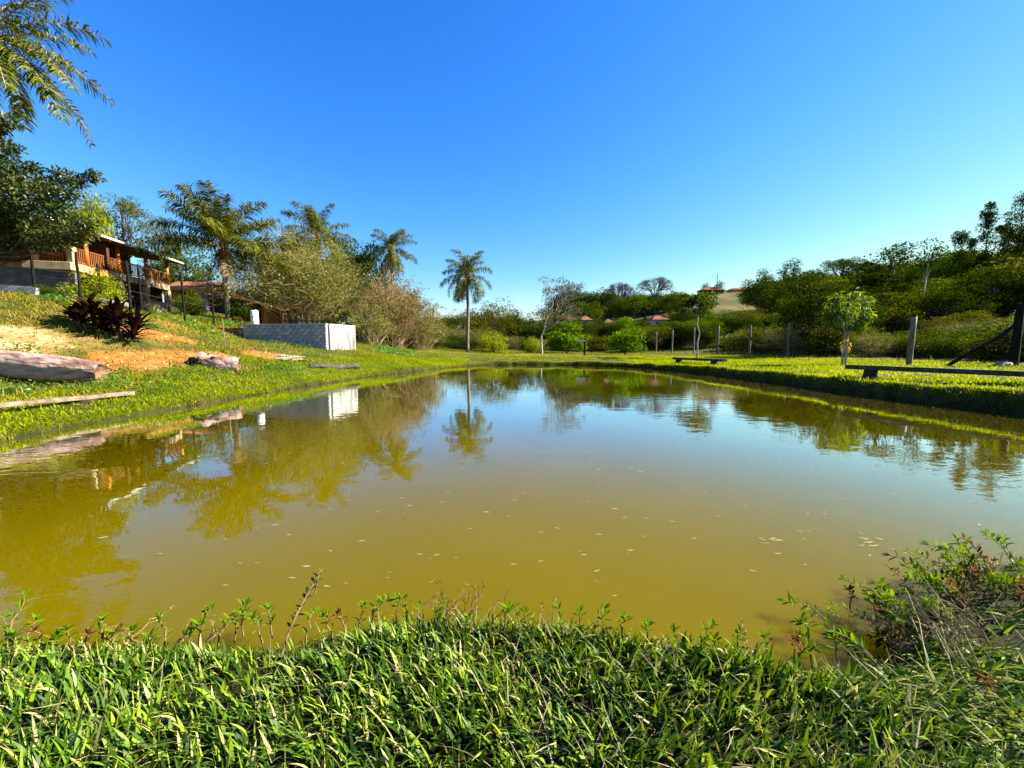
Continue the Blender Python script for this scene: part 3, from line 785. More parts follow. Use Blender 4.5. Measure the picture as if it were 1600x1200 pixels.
def clump_set(rg, n, W, Hc, z0, shape='round', lop=0.25):
    """clump centres inside a crown of width W and height Hc that starts at z0"""
    out = []
    while len(out) < n:
        p = rg.uniform(-1, 1, 3)
        if shape == 'round': ok = (p ** 2).sum() < 1 and (p ** 2).sum() > .16
        elif shape == 'flat': ok = p[0] ** 2 + p[1] ** 2 < 1 and abs(p[2] - (.55 - .75 * (p[0] ** 2 + p[1] ** 2))) < .38
        elif shape == 'cone': ok = math.hypot(p[0], p[1]) < (1 - p[2]) * .5 + .12
        elif shape == 'bush': ok = (p[0] ** 2 + p[1] ** 2 + (.5 * p[2] + .5) ** 2) < 1
        else: ok = True
        if ok:
            s = 1 + lop * math.sin(3 * math.atan2(p[1], p[0]) + p[2] * 2)
            out.append([p[0] * W / 2 * s, p[1] * W / 2 * s, z0 + (p[2] * .5 + .5) * Hc])
    return np.array(out)
def make_trunk(rg, H, r, clumps, mat, lean=0.0, fork=.35, limbs=None, ns=7, base=None):
    mb = MB()
    t = np.linspace(0, 1, 7)
    top = np.array([lean, 0, H])
    P = np.stack([lean * t ** 1.5, .02 * H * np.sin(t * 5), t * (H + .3) - .3], 1) + np.concatenate([[[0, 0, 0]], rg.normal(0, .012 * H, (6, 3)) * [1, 1, .2]])
    mb.tube(P, r * (1.15 - .8 * t), ns)
    k = len(clumps) if limbs is None else min(limbs, len(clumps))
    idx = rg.permutation(len(clumps))[:k]
    for i in idx:
        c = clumps[i]
        s = np.clip(rg.uniform(fork, .95) * min(1.0, c[2] / H + .05), .15, .97)
        a = np.array([np.interp(s, t, P[:, j]) for j in range(3)])
        q = bez(a, c, -.06 * np.linalg.norm(c - a), 5, rg, .03 * np.linalg.norm(c - a))
        rr = r * (1.15 - .8 * s) * .5
        mb.tube(q, np.linspace(rr, rr * .2, 5), 5, cap=False)
    return mb.mesh('trunk', mat, True)
def extents(me):
    v = np.empty(len(me.vertices) * 3, np.float32); me.vertices.foreach_get('co', v); v = v.reshape(-1, 3)
    return float(np.percentile(v[:, 2], 98.5)), float(np.percentile(v[:, 0], 97) - np.percentile(v[:, 0], 3))
def proto_tree(seed, H, W, z0, n, per, leaf, mat, bark='bark', shape='round', cr=.17, r=None, aspect=.5, flat=.75, droop=0., limbs=None, lop=.25, fold=0., lean=0.):
    rg = np.random.RandomState(seed)
    cl = clump_set(rg, n, W * .78, (H - z0) * .84, z0 + (H - z0) * .08, shape, lop)
    ra = W * cr * rg.uniform(.65, 1.3, n)
    if lean: cl[:, 0] += lean
    tr = make_trunk(rg, z0 + (H - z0) * .7, r or H * .022, cl, M[bark], limbs=limbs, lean=lean)
    cr_ = make_crown(rg, cl, ra, per, leaf, M[mat], aspect, flat, droop, fold)
    return (tr, cr_) + extents(cr_)
def plant_tree(proto, x, y, top_z=None, width=None, label='', group=None, rz=None, name='tree', cat='tree', rg=None, z=None):
    tr, cr, H, W = proto
    z = gz(x, y) if z is None else z
    sz = 1.0 if top_z is None else (top_z - z) / H
    sx = sz if width is None else width / W
    e = empty(name, (x, y, z), rz if rz is not None else (x * 7.3 + y * 3.1) % 6.28, (sx, sx, sz), label, cat, group)
    obj('trunk', tr, e); obj('crown', cr, e)
    return e
def tree_px(proto, px, ptop, wpx, D, label, group=None, **kw):
    """a tree whose top shows at photo pixel (px, ptop), wpx pixels wide, D metres off"""
    p = at(px, ptop, D)
    return plant_tree(proto, p[0], D, p[2], wpx / F * D, label, group, **kw)

def twig_mass(seed, H, W, ntw, nleaf, leaf, leafmat, twigmat, rtw=.014, trunks=3, shape_pow=.8, arch=.35, nsub=3):
    """a big thicket: arching stems from the ground, fine twigs, sparse small leaves"""
    rg = np.random.RandomState(seed)
    mb = MB(); pts = []
    for i in range(ntw):
        a = rg.uniform(0, 6.28); rr = rg.rand() ** .5
        ex, ey = math.cos(a) * rr * W / 2, math.sin(a) * rr * W / 2
        zt = H * math.sqrt(max(.05, 1 - rr ** 2 * .92)) * rg.uniform(.62, 1.03)
        b0 = np.array([ex * .25 + rg.normal(0, .2), ey * .25 + rg.normal(0, .2), -.15 if i < ntw * .25 else rg.uniform(.2, .45) * zt])
        e = np.array([ex, ey, zt])
        q = bez(b0, e, arch * np.linalg.norm(e - b0) * rg.uniform(.1, .7), 6, rg, .05 * W * .12)
        r0 = rtw * (4.0 if i < trunks * 4 else rg.uniform(.8, 1.8))
        mb.tube(q, np.linspace(r0, rtw * .35, 6), 4, cap=False)
        pts.append(q[2:])
        for j in range(nsub):
            s = q[rg.randint(2, 6)]
            d = rand_dir(rg, 1)[0] * np.array([1, 1, .7]) + np.array([ex, ey, 0]) / W * .8 + np.array([0, 0, .15])
            L = rg.uniform(.35, 1.1) * W * .13
            q2 = bez(s, s + d * L, -.12 * L, 4, rg, .04 * L)
            mb.tube(q2, np.linspace(rtw * .6, rtw * .2, 4), 3, cap=False)
            pts.append(q2)
    me_t = mb.mesh('branches', M[twigmat])
    pts = np.concatenate(pts)
    i = rg.randint(0, len(pts), nleaf)
    C = pts[i] + rg.normal(0, .035 * W, (nleaf, 3)) * .7
    C[:, 2] = np.maximum(C[:, 2], .05)
    mb = MB(); L = leaf * rg.uniform(.6, 1.4, nleaf)
    mb.leaves(C, rand_dir(rg, nleaf) + np.array([0, 0, -.2]), rand_dir(rg, nleaf) + np.array([0, 0, .6]), L, L * .5)
    me_c = mb.mesh('crown', M[leafmat])
    return (me_t, me_c) + extents(me_c)

def bare_tree(seed, H, W, mat, leafmat=None, levels=4, spread=.75, r=.3, up=.35, nleaf=0, leaf=.2, flat=True, fork=.4, kids=3):
    """open-branched tree; fine twigs end near a domed canopy surface"""
    rg = np.random.RandomState(seed); mb = MB(); tips = []
    def grow_b(p, d, L, r, lv):
        n = 4
        q = [p]
        for k in range(n):
            d = d + rg.normal(0, .12, 3); d[2] += .02; d /= np.linalg.norm(d)
            q.append(q[-1] + d * L / n)
        q = np.array(q)
        mb.tube(q, np.linspace(r, r * .55, n + 1), 6 if lv < 2 else 3, cap=False)
        if lv >= levels: tips.append(q[-1]); tips.append(q[-2]); return
        kk = kids + (1 if lv > 0 else 0)
        a0 = rg.uniform(0, 6.28)
        for j in range(kk):
            a = a0 + j * 6.28 / kk + rg.normal(0, .3)
            ax = np.cross(d, [0, 0, 1.] if abs(d[2]) < .9 else [1., 0, 0]); ax /= np.linalg.norm(ax); bx = np.cross(d, ax)
            s = spread * rg.uniform(.6, 1.2)
            nd = d * math.cos(s) + (ax * math.cos(a) + bx * math.sin(a)) * math.sin(s)
            nd[2] += up * (.6 if lv > 1 else 1.0) * .5; nd /= np.linalg.norm(nd)
            grow_b(q[-1] if j < kk - 1 else q[-2], nd, L * rg.uniform(.55, .8), r * .52, lv + 1)
    grow_b(np.array([0, 0, -.3]), np.array([0., 0, 1.]), H * fork, r, 0)
    V = np.concatenate(mb.v)
    lo, hi = V.min(0), V.max(0)
    sc = np.array([W / (hi[0] - lo[0]), W / (hi[1] - lo[1]), H / hi[2]])
    mb.v = [v * sc for v in mb.v]
    me_t = mb.mesh('trunk', M[mat])
    tips = np.array(tips) * sc
    mb = MB()
    if nleaf:
        i = rg.randint(0, len(tips), nleaf)
        C = tips[i] + rg.normal(0, .03 * W, (nleaf, 3)) * [1, 1, .5]
        L = leaf * rg.uniform(.6, 1.4, nleaf)
        mb.leaves(C, rand_dir(rg, nleaf), rand_dir(rg, nleaf) + np.array([0, 0, .6]), L, L * .5)
        return me_t, mb.mesh('crown', M[leafmat]), H, W
    # twiggy tip sprays make up the crown
    n = 4200
    i = rg.randint(0, len(tips), n)
    mb.leaves(tips[i] + rg.normal(0, .012 * W, (n, 3)), rand_dir(rg, n) + np.array([0, 0, .3]), rand_dir(rg, n), W * .06 * rg.uniform(.5, 1.3, n), .012 * W)
    return me_t, mb.mesh('crown', M[leafmat or mat]), H, W

ONES = ['', 'first', 'second', 'third', 'fourth', 'fifth', 'sixth', 'seventh', 'eighth', 'ninth', 'tenth', 'eleventh', 'twelfth', 'thirteenth', 'fourteenth', 'fifteenth', 'sixteenth', 'seventeenth', 'eighteenth', 'nineteenth']
def ordinal(n):
    if n < 20: return ONES[n]
    t = {2: 'twent', 3: 'thirt', 4: 'fort', 5: 'fift'}[n // 10]
    return t + 'ieth' if n % 10 == 0 else t + 'y-' + ONES[n % 10]
# ---- prototypes
PR = {}
PR['round_dark'] = proto_tree(101, 9, 8, 1.4, 46, 120, .30, 'leaf_dark', cr=.15)
PR['round_mid'] = proto_tree(102, 8, 8, 1.0, 46, 120, .28, 'leaf_mid', cr=.15)
PR['round_olive'] = proto_tree(103, 7, 7.5, .8, 46, 120, .24, 'leaf_olive', cr=.15)
PR['tall_dark'] = proto_tree(104, 12, 6.5, 2.5, 46, 110, .28, 'leaf_dark', cr=.16)
PR['tall_mid'] = proto_tree(105, 12, 6.5, 2.2, 46, 110, .26, 'leaf_mid', cr=.16)
PR['cone_dark'] = proto_tree(106, 14, 6, 2.0, 52, 100, .28, 'leaf_dark', cr=.15, shape='cone')
PR['flat_dark'] = proto_tree(107, 9, 14, 4.5, 60, 110, .30, 'leaf_dark', cr=.10, shape='flat', flat=.4, r=.3)
PR['bush_mid'] = proto_tree(108, 3.2, 4.2, .1, 40, 110, .17, 'leaf_mid', cr=.17, shape='bush', r=.07)
PR['bush_olive'] = proto_tree(109, 3.2, 4.4, .1, 40, 110, .16, 'leaf_olive', cr=.17, shape='bush', r=.07)
PR['bush_yellow'] = proto_tree(110, 2.2, 2.6, .1, 34, 90, .13, 'leaf_yellow', cr=.18, shape='bush', r=.05)
PR['bush_lime'] = proto_tree(111, 3.6, 3.2, .3, 40, 90, .20, 'leaf_lime', cr=.17, shape='bush', r=.06)
PR['bush_dark'] = proto_tree(112, 3.2, 4.2, .1, 40, 110, .18, 'leaf_dark', cr=.17, shape='bush', r=.07)
PR['tan'] = twig_mass(113, 5, 6, 240, 5200, .13, 'leaf_tan', 'twig', nsub=3)
PR['feather'] = proto_tree(114, 9, 9, 4.0, 44, 120, .16, 'leaf_olive', cr=.12, shape='flat', flat=.35, r=.16, bark='bark')
PR['spread'] = proto_tree(115, 3.6, 6.5, 1.0, 60, 120, .12, 'leaf_olive', cr=.11, shape='flat', flat=.5, r=.08, bark='bark_pale')
PR['gum'] = proto_tree(116, 14, 6, 5.5, 26, 90, .30, 'leaf_mid', cr=.15, bark='bark_pale', r=.14, lop=.5)

# ---- palms of the photograph
def palm_px(px, py, D, foot_y=None, **kw):
    c = at(px, py, D); x = c[0]
    f = gz(x, D)
    dx = kw.get('lean', (0, 0))[0]; f = gz(x - dx, D)
    return palm((x - dx, D, f), c[2] - f, **kw)
palm_px(-25, 60, 21, L=5.0, seed=201, nfr=20, r=.22, els=(-.75, 1.2), nleaf=70, dead=0, droop=(.7, 1.3), leaf_k=.16, fall=.8,
        lean=(3.0, 0), label='tall palm at the left edge with only its hanging frond tips in view', extra=[(-.05, -.05, .75, 4.6), (-.3, -.35, .75, 5.0), (.25, .35, .9, 4.4), (-.6, -.5, .6, 5.2)])
palm_px(349, 388, 31, L=5.0, seed=202, nfr=26, r=.18, els=(-.02, 1.4), nleaf=125, dead=2, droop=(.6, 1.1), leaf_k=.2, fall=.6,
        label='big feathery palm with thick trunk standing beside the balcony house')
palm_px(495, 372, 44, L=4.1, seed=203, nfr=23, r=.2, els=(-.4, 1.45), nleaf=95, droop=(.8, 1.4), leaf_k=.22, fall=.9, label='palm rising out of the thicket behind the block tank')
palm_px(610, 392, 45, L=3.0, seed=204, nfr=22, r=.14, els=(-.6, 1.5), nleaf=90, dead=4, droop=(1.2, 1.9), leaf_k=.24, fall=1.0, label='slender palm with drooping fronds above the brown thicket')
palm_px(730, 432, 48, L=3.4, seed=205, nfr=22, r=.17, els=(-.55, 1.5), nleaf=95, dead=6, droop=(1.1, 1.8), leaf_k=.24, fall=1.0, label='tall lone palm with pale straight trunk at the far end of the pond')
palm_px(677, 487, 52, L=2.1, seed=206, nfr=13, r=.11, els=(-.4, 1.2), nleaf=36, dead=2, droop=(1.1, 1.7), skirt=False, label='small thin palm right of the brown thicket, left of the lone palm')
palm_px(1170, 440, 215, L=3.0, seed=207, nfr=12, r=.22, els=(-.3, 1.2), nleaf=24, dead=0, skirt=False, label='tiny palm on the ridge beside the red roofed farmhouse')
for i, (px, py, D) in enumerate(((1223, 462, 100), (1240, 470, 96), (1283, 443, 110), (1205, 458, 108))):
    palm_px(px, py, D, L=4.4, seed=210 + i, nfr=16, r=.24, els=(-.9, .9), nleaf=40, dead=3, droop=(1.2, 1.8), fall=.9,
            label=('dark palm with hanging fronds, second from left in the hillside clump', 'dark palm with hanging fronds, third from left in the hillside clump', 'dark palm with hanging fronds, rightmost in the hillside clump', 'dark palm with hanging fronds, leftmost in the hillside clump')[i], group='palms in the hillside clump')

# ---- individual trees
rg0 = np.random.RandomState(300)
def big_left_tree():
    rg = np.random.RandomState(301); D = 18.5
    foot = at(-45, 470, D); z = gz(foot[0], D)
    root = empty('tree', (foot[0], D, z), label='big dark leafy tree at the left edge in front of the balcony house', cat='tree')
    # crown clumps laid out by hand: (pixel x, pixel y, depth offset, radius)
    S = [(-60, 300, 0, 1.3), (-20, 260, .6, 1.0), (10, 262, -.6, .8), (30, 285, .4, .9), (55, 300, -.5, .85), (10, 320, .9, 1.0), (-40, 350, 0, 1.2), (40, 345, .2, .95), (75, 290, .8, .55), (95, 275, .5, .38),
         (120, 282, -.3, .36), (145, 275, 0, .32), (108, 300, .6, .45), (85, 325, -.3, .75), (100, 350, .5, .7), (70, 365, -.6, .8), (30, 362, .5, .7), (0, 352, -.4, .85), (118, 372, .2, .5), (130, 350, -.4, .45), (-15, 300, -1, 1.0),
         (-45, 240, .4, .8), (-10, 215, .2, .4), (12, 188, 0, .33), (2, 200, .3, .33), (18, 232, -.4, .36), (48, 262, .2, .35), (-30, 195, 0, .6), (60, 380, .3, .4), (20, 384, 0, .35), (95, 380, .6, .35), (140, 362, .3, .35)]
    cl = []; ra = []
    for (x, y, dd, r) in S:
        p = at(x, y, D + dd); cl.append([p[0] - foot[0], p[1] - D, p[2] - z]); ra.append(r)
    cl = np.array(cl)
    obj('trunk', make_trunk(rg, 5.6, .13, cl, M['bark'], lean=.5, fork=.4), root)
    C = np.array([c for c in cl]); R = np.array(ra)
    mb = MB()
    for c, r in zip(C, R):
        n = int(760 * r ** 1.7) + 90
        d = rand_dir(rg, n); p = c + d * (r * rg.rand(n) ** .5)[:, None] * [1, 1, .8]
        L = .19 * rg.uniform(.6, 1.35, n)
        mb.leaves(p, d * .5 + rand_dir(rg, n) + [0, 0, -.35], rand_dir(rg, n) * .7 + [0, 0, .9], L, L * .42, fold=.06)
    obj('crown', mb.mesh('crown', M['leaf_glossy']), root)
big_left_tree()
tree_px(PR['bush_yellow'], 140, 322, 62, 31, 'pale yellow green drooping tree between the big leafy tree and the house roof', z=4.4)
tree_px(PR['feather'], 186, 310, 92, 46, 'layered feathery tree behind the balcony house roof')
tree_px(bare_tree(302, 9, 9, 'twig_grey', 'leaf_olive', levels=4, nleaf=2600, leaf=.16), 222, 334, 70, 47, 'wispy open tree behind the house roof, left of the big palm')
tree_px(PR['round_mid'], 288, 390, 76, 46, 'green tree above the small orange roofed house')
tree_px(PR['round_mid'], 256, 400, 44, 52, 'dark green tree half hidden behind the end of the balcony')
tree_px(bare_tree(303, 8, 6, 'twig_grey', 'leaf_grey', levels=4, nleaf=900, leaf=.14), 392, 382, 66, 46, 'nearly bare grey tree between the big palm and the thicket')
tree_px(twig_mass(304, 8, 10.5, 760, 24000, .15, 'leaf_tan', 'twig', nsub=4), 464, 372, 160, 36, 'huge olive and straw coloured thicket behind the block tank', name='thicket', cat='thicket')
tree_px(twig_mass(305, 7, 7.5, 430, 12500, .14, 'leaf_brown', 'twig', nsub=4), 608, 434, 106, 40, 'tall brown twiggy thicket right of the white tank wall', name='thicket', cat='thicket')
tree_px(twig_mass(306, 4.4, 5.4, 230, 5200, .13, 'leaf_tan', 'twig', nsub=3), 656, 474, 66, 44, 'olive brown thicket at the right end of the left thickets', name='thicket', cat='thicket')
tree_px(twig_mass(307, 3.2, 4.5, 200, 4200, .13, 'leaf_tan', 'twig', nsub=3), 574, 478, 66, 35, 'low straw coloured scrub just right of the white tank wall', name='thicket', cat='thicket')
tree_px(PR['round_dark'], 566, 386, 74, 48, 'dark green tree between the two palms above the thickets')
tree_px(PR['round_mid'], 446, 364, 58, 52, 'dark green tree behind the top of the huge thicket')
tree_px(PR['round_dark'], 537, 378, 54, 50, 'dark tree right beside the palm in the thicket')
tree_px(PR['round_dark'], 616, 452, 64, 52, 'dark tree behind the brown thicket')
tree_px(PR['bush_dark'], 560, 505, 60, 42, 'dark bush behind the white tank wall')
tree_px(PR['bush_dark'], 440, 468, 74, 44, 'dark bush under the left side of the huge thicket')
tree_px(PR['bush_dark'], 500, 466, 74, 45, 'dark bush under the right side of the huge thicket')
tree_px(PR['bush_dark'], 615, 494, 74, 48, 'dark bush under the brown thicket')
tree_px(PR['tan'], 700, 512, 66, 58, 'brown scrub left of the lone palm trunk', name='thicket', cat='thicket')
tree_px(PR['tan'], 745, 514, 60, 60, 'brown scrub behind the lone palm trunk', name='thicket', cat='thicket')
tree_px(PR['bush_dark'], 668, 520, 60, 50, 'low dark bush under the small thin palm')
tree_px(PR['bush_dark'], 715, 525, 50, 54, 'low dark bush left of the lone palm foot')
# centre
tree_px(PR['round_olive'], 768, 474, 58, 64, 'olive tree with sunlit top right of the lone palm')
tree_px(PR['bush_yellow'], 770, 521, 52, 53, 'bright yellow green bush right of the lone palm foot')
tree_px(PR['bush_yellow'], 832, 529, 30, 54, 'small bright yellow green bush left of the slender grey tree')
tree_px(PR['round_dark'], 808, 487, 50, 74, 'dark tree between the olive tree and the slender grey tree')
tree_px(bare_tree(308, 9.5, 5, 'bark_pale', 'leaf_grey', levels=4, spread=.42, r=.15, nleaf=2300, leaf=.16, fork=.45), 848, 434, 70, 51, 'slender grey tree with sparse leaves and a pale trunk')
tree_px(PR['bush_lime'], 886, 506, 62, 56, 'broad green bush right of the slender grey tree')
tree_px(PR['bush_lime'], 978, 499, 50, 49, 'bright green leafy bush right of the signpost')
tree_px(PR['round_dark'], 893, 448, 58, 108, 'round dark tree above the orange roofed cottages')
tree_px(PR['round_dark'], 943, 454, 52, 112, 'dark tree right of the round one above the cottages')
tree_px(PR['round_mid'], 916, 474, 44, 104, 'dark green tree just above the teal cottage')
tree_px(PR['round_olive'], 867, 486, 46, 90, 'olive tree left of the orange roofed cottages')
def umbrella(seed, H, W, bark='twig_grey', leaf='twig_grey', nt=3600):
    rg = np.random.RandomState(seed); mb = MB()
    t = np.linspace(0, 1, 6)
    P = np.stack([.02 * H * np.sin(t * 4), t * 0, -.3 + t * (H * .36 + .3)], 1); mb.tube(P, H * .026 * (1.3 - .4 * t), 8)
    top = P[-1]
    def dome(r, a): return np.array([r * W / 2 * math.cos(a), r * W / 2 * math.sin(a), H * (.60 + .38 * math.sqrt(max(0, 1 - r * r)))])
    tips = []
    for i in range(9):
        a = i * .698 + rg.normal(0, .15); k = top + (dome(.5, a) - top) * .55 + [0, 0, -.03 * H]
        mb.tube(bez(top - [0, 0, .02 * H], k, .02 * H, 5, rg, .01 * H), np.linspace(H * .014, H * .009, 5), 5, cap=False)
        for j in range(6):
            a2 = a + rg.uniform(-.45, .45); r2 = rg.uniform(.25, 1.0) ** .7
            m = k + (dome(r2, a2) - k) * .55
            mb.tube(bez(k, m, .015 * H, 4, rg, .008 * H), np.linspace(H * .008, H * .005, 4), 4, cap=False)
            for q in range(5):
                e = dome(min(1, max(.05, r2 + rg.normal(0, .14))), a2 + rg.normal(0, .16)); e[2] -= rg.uniform(0, .05) * H
                mb.tube(bez(m, e, 0, 4, rg, .008 * H), np.linspace(H * .0045, H * .002, 4), 3, cap=False); tips.append(e)
    me_t = mb.mesh('trunk', M[bark]); tips = np.array(tips)
    i = rg.randint(0, len(tips), nt); C = tips[i] + rg.normal(0, .028 * W, (nt, 3)) * [1, 1, .45]
    mb = MB(); mb.leaves(C, rand_dir(rg, nt) + [0, 0, .25], rand_dir(rg, nt), W * .035 * rg.uniform(.5, 1.3, nt), W * .006)
    return me_t, mb.mesh('crown', M[leaf]), H, W
UM1 = umbrella(309, 12, 14)
UM2 = umbrella(310, 12, 13)
tree_px(UM2, 968, 441, 50, 132, 'smaller bare umbrella shaped tree on the ridge')
tree_px(UM1, 1024, 433, 60, 135, 'bare umbrella shaped tree with domed purple grey crown on the ridge')
# slim young tree behind the fence
rg = np.random.RandomState(311)
cl = clump_set(rg, 22, 2.9, 1.7, 4.2, 'round')
PR['slim'] = (make_trunk(rg, 4.9, .07, cl, M['bark_pale'], fork=.8, limbs=14), make_crown(rg, cl, .55 * rg.uniform(.7, 1.2, 22), 110, .24, M['leaf_mid'], droop=.3, fold=.05), 6.0, 3.4)
tree_px(PR['slim'], 1093, 457, 60, 36, 'slim young tree with a pale stem and leafy top behind the fence posts')
# mango tree beside the fence
def mango():
    rg = np.random.RandomState(312); D = 22.4
    f = at(1317, 566, D); z = gz(f[0], D)
    root = empty('tree', (f[0], D, z), label='young tree with long glossy drooping leaves on the right lawn', cat='tree')
    S = [(1322, 470, 0, .42), (1300, 478, .3, .42), (1346, 478, -.2, .42), (1335, 462, .2, .36), (1310, 492, -.4, .45), (1340, 494, .4, .45), (1298, 498, .2, .33), (1354, 492, 0, .32), (1325, 482, -.6, .45), (1325, 482, .6, .45), (1318, 506, .1, .36), (1345, 506, -.2, .28), (1352, 468, .3, .28), (1308, 465, -.2, .32)]
    cl = np.array([at(x, y, D + d) - [f[0], D, z] for x, y, d, r in S]); ra = [s[3] for s in S]
    mb = MB()
    for a, b in ((0, .05), (.09, -.05)):
        q = np.array([[a, b, -.2], [a + .02, b, .8], [a * .6 + .05, b, 1.5], [a * 2.5 - .02, b, 2.1]]); mb.tube(q, [.06, .05, .045, .035], 7)
    for c in cl:
        q = bez(np.array([.06, 0, 1.5]), c, .1, 5, rg, .03); mb.tube(q, np.linspace(.035, .012, 5), 5)
    obj('trunk', mb.mesh('trunk', M['bark_pale'], True), root)
    mb = MB()
    for c, r in zip(cl, ra):
        n = 150; d = rand_dir(rg, n); p = c + d * (r * rg.rand(n) ** .5)[:, None]
        L = .30 * rg.uniform(.65, 1.25, n)
        mb.leaves(p, d * .5 + rand_dir(rg, n) * .5 + [0, 0, -.75], rand_dir(rg, n) * .5 + [0, 0, .6], L, L * .24, fold=.05)
    obj('crown', mb.mesh('crown', M['leaf_mango']), root)
    mb = MB(); n = 34
    p = np.stack([rg.normal(.05, .11, n), rg.normal(0, .1, n), rg.uniform(.75, 1.45, n)], 1)
    mb.leaves(p, rand_dir(rg, n) * .6 + [0, 0, -.9], rand_dir(rg, n), .22 * rg.uniform(.7, 1.2, n), .07, fold=.05)
    o = obj('yellow_leaves', mb.mesh('yellow_leaves', M['leaf_yellowed']), root); o['label'] = 'yellowed leaves low on the stem'
mango()
tree_px(PR['round_dark'], 1268, 452, 92, 36, 'dark shaded round tree left of the young glossy tree')
tree_px(PR['cone_dark'], 1196, 424, 34, 118, 'dark pointed tree at the left of the hillside clump')
tree_px(PR['cone_dark'], 1228, 413, 30, 122, 'taller pointed tree in the hillside clump')
tree_px(PR['cone_dark'], 1243, 409, 28, 124, 'tallest pointed tree in the hillside clump')
tree_px(PR['tall_dark'], 1270, 424, 50, 116, 'broad dark tree right of the pointed trees on the hillside')
tree_px(PR['round_dark'], 1206, 442, 40, 112, 'dark rounded tree below the pointed trees on the hillside')
tree_px(PR['flat_dark'], 1318, 406, 56, 178, 'flat topped dark tree on the right ridge')
tree_px(UM1, 1352, 411, 52, 180, 'flat topped open tree at the right of the ridge pair')
tree_px(PR['tall_dark'], 1397, 386, 72, 62, 'tall open tree left of the tree with the tufted top')
def tufted():
    rg = np.random.RandomState(313); D = 52
    f = at(1434, 556, D); z = gz(f[0], D)
    root = empty('tree', (f[0], D, z), label='thin pale trunk tree with a dark tufted top right of the tall open tree', cat='tree')
    S = [(1455, 382, 0, 1.2), (1468, 392, .3, .9), (1440, 400, -.3, .8), (1460, 402, .5, .9), (1442, 422, .3, 1.3), (1432, 428, -.5, 1.0), (1450, 415, .2, .8), (1425, 440, 0, 1.0), (1445, 440, .8, 1.0)]
    cl = np.array([at(x, y, D + d) - [f[0], D, z] for x, y, d, r in S])
    mb = MB()
    q = np.array([at(1434, 562, D), at(1438, 520, D), at(1442, 470, D), at(1450, 410, D)]) - [f[0], D, z]
    mb.tube(q, [.14, .12, .10, .05], 7)
    for c in cl: mb.tube(bez(q[2] * .5 + q[3] * .5, c, -.1, 4, rg, .05), [.05, .04, .03, .02], 4)
    obj('trunk', mb.mesh('trunk', M['bark_pale'], True), root)
    obj('crown', make_crown(rg, cl, [s[3] for s in S], 170, .26, M['leaf_dark'], flat=.6), root)
tufted()
for i, (px, pt, wd, D, pk, lb) in enumerate(((1192, 434, 46, 110, 'round_dark', 'dark tree at the left foot of the hillside clump'), (1226, 436, 48, 106, 'round_dark', 'dark tree in the middle of the hillside clump'), (1262, 426, 56, 108, 'round_dark', 'big dark tree right of the middle of the hillside clump'),
        (1296, 436, 50, 104, 'round_mid', 'dark green tree at the right of the hillside clump'), (1240, 462, 64, 92, 'round_dark', 'low dark tree in front of the hillside clump'), (1120, 487, 50, 72, 'round_mid', 'green tree above the middle fence posts'),
        (1178, 484, 56, 66, 'round_olive', 'olive tree above the third fence post'), (1070, 484, 50, 78, 'round_dark', 'dark tree right of the white cottage'), (905, 503, 40, 80, 'round_mid', 'green tree in front of the teal cottage'),
        (872, 504, 36, 82, 'round_dark', 'dark tree in front of the leftmost cottage'), (935, 500, 34, 82, 'round_dark', 'dark tree between the teal cottage and the next one'), (965, 504, 30, 80, 'round_olive', 'olive tree right of the second orange roof'),
        (1004, 501, 34, 80, 'round_dark', 'dark tree left of the white cottage'), (1046, 502, 40, 78, 'round_olive', 'olive tree in front of the white cottage'), (1340, 452, 90, 52, 'round_dark', 'dark tree right behind the young glossy tree'),
        (1475, 438, 80, 66, 'round_mid', 'leafy green tree right of the tufted tree'), (1530, 440, 80, 70, 'round_dark', 'dark leafy tree under the tall thin trees'))):
    tree_px(PR[pk], px, pt, wd, D, lb)
MASS = [(1195, 440), (1250, 430), (1300, 432), (1350, 428), (1385, 416), (1425, 414), (1465, 416), (1500, 420), (1535, 408), (1570, 396), (1605, 384)]
for i, (px, pt) in enumerate(MASS):
    tree_px(PR[('round_dark', 'tall_dark', 'round_mid')[i % 3]], px, pt, 62 + 9 * (i % 3), 84 + 7 * ((i * 5) % 4), '%s tree, %s from the left in the dark belt under the right skyline' % (('dark rounded', 'tall dark', 'green rounded')[i % 3], ordinal(i + 1)), 'dark belt under the right skyline')
MASS2 = [(868, 466), (908, 458), (932, 464), (958, 462), (988, 461), (1008, 465), (1046, 463)]
for i, (px, pt) in enumerate(MASS2):
    tree_px(PR[('round_dark', 'round_mid', 'round_dark')[i % 3]], px, pt, 40 + 5 * (i % 3), 116 + 4 * (i % 4), '%s tree, %s from the left in the belt above the cottages' % (('dark rounded', 'green rounded', 'dark rounded')[i % 3], ordinal(i + 1)), 'belt of trees above the cottages')
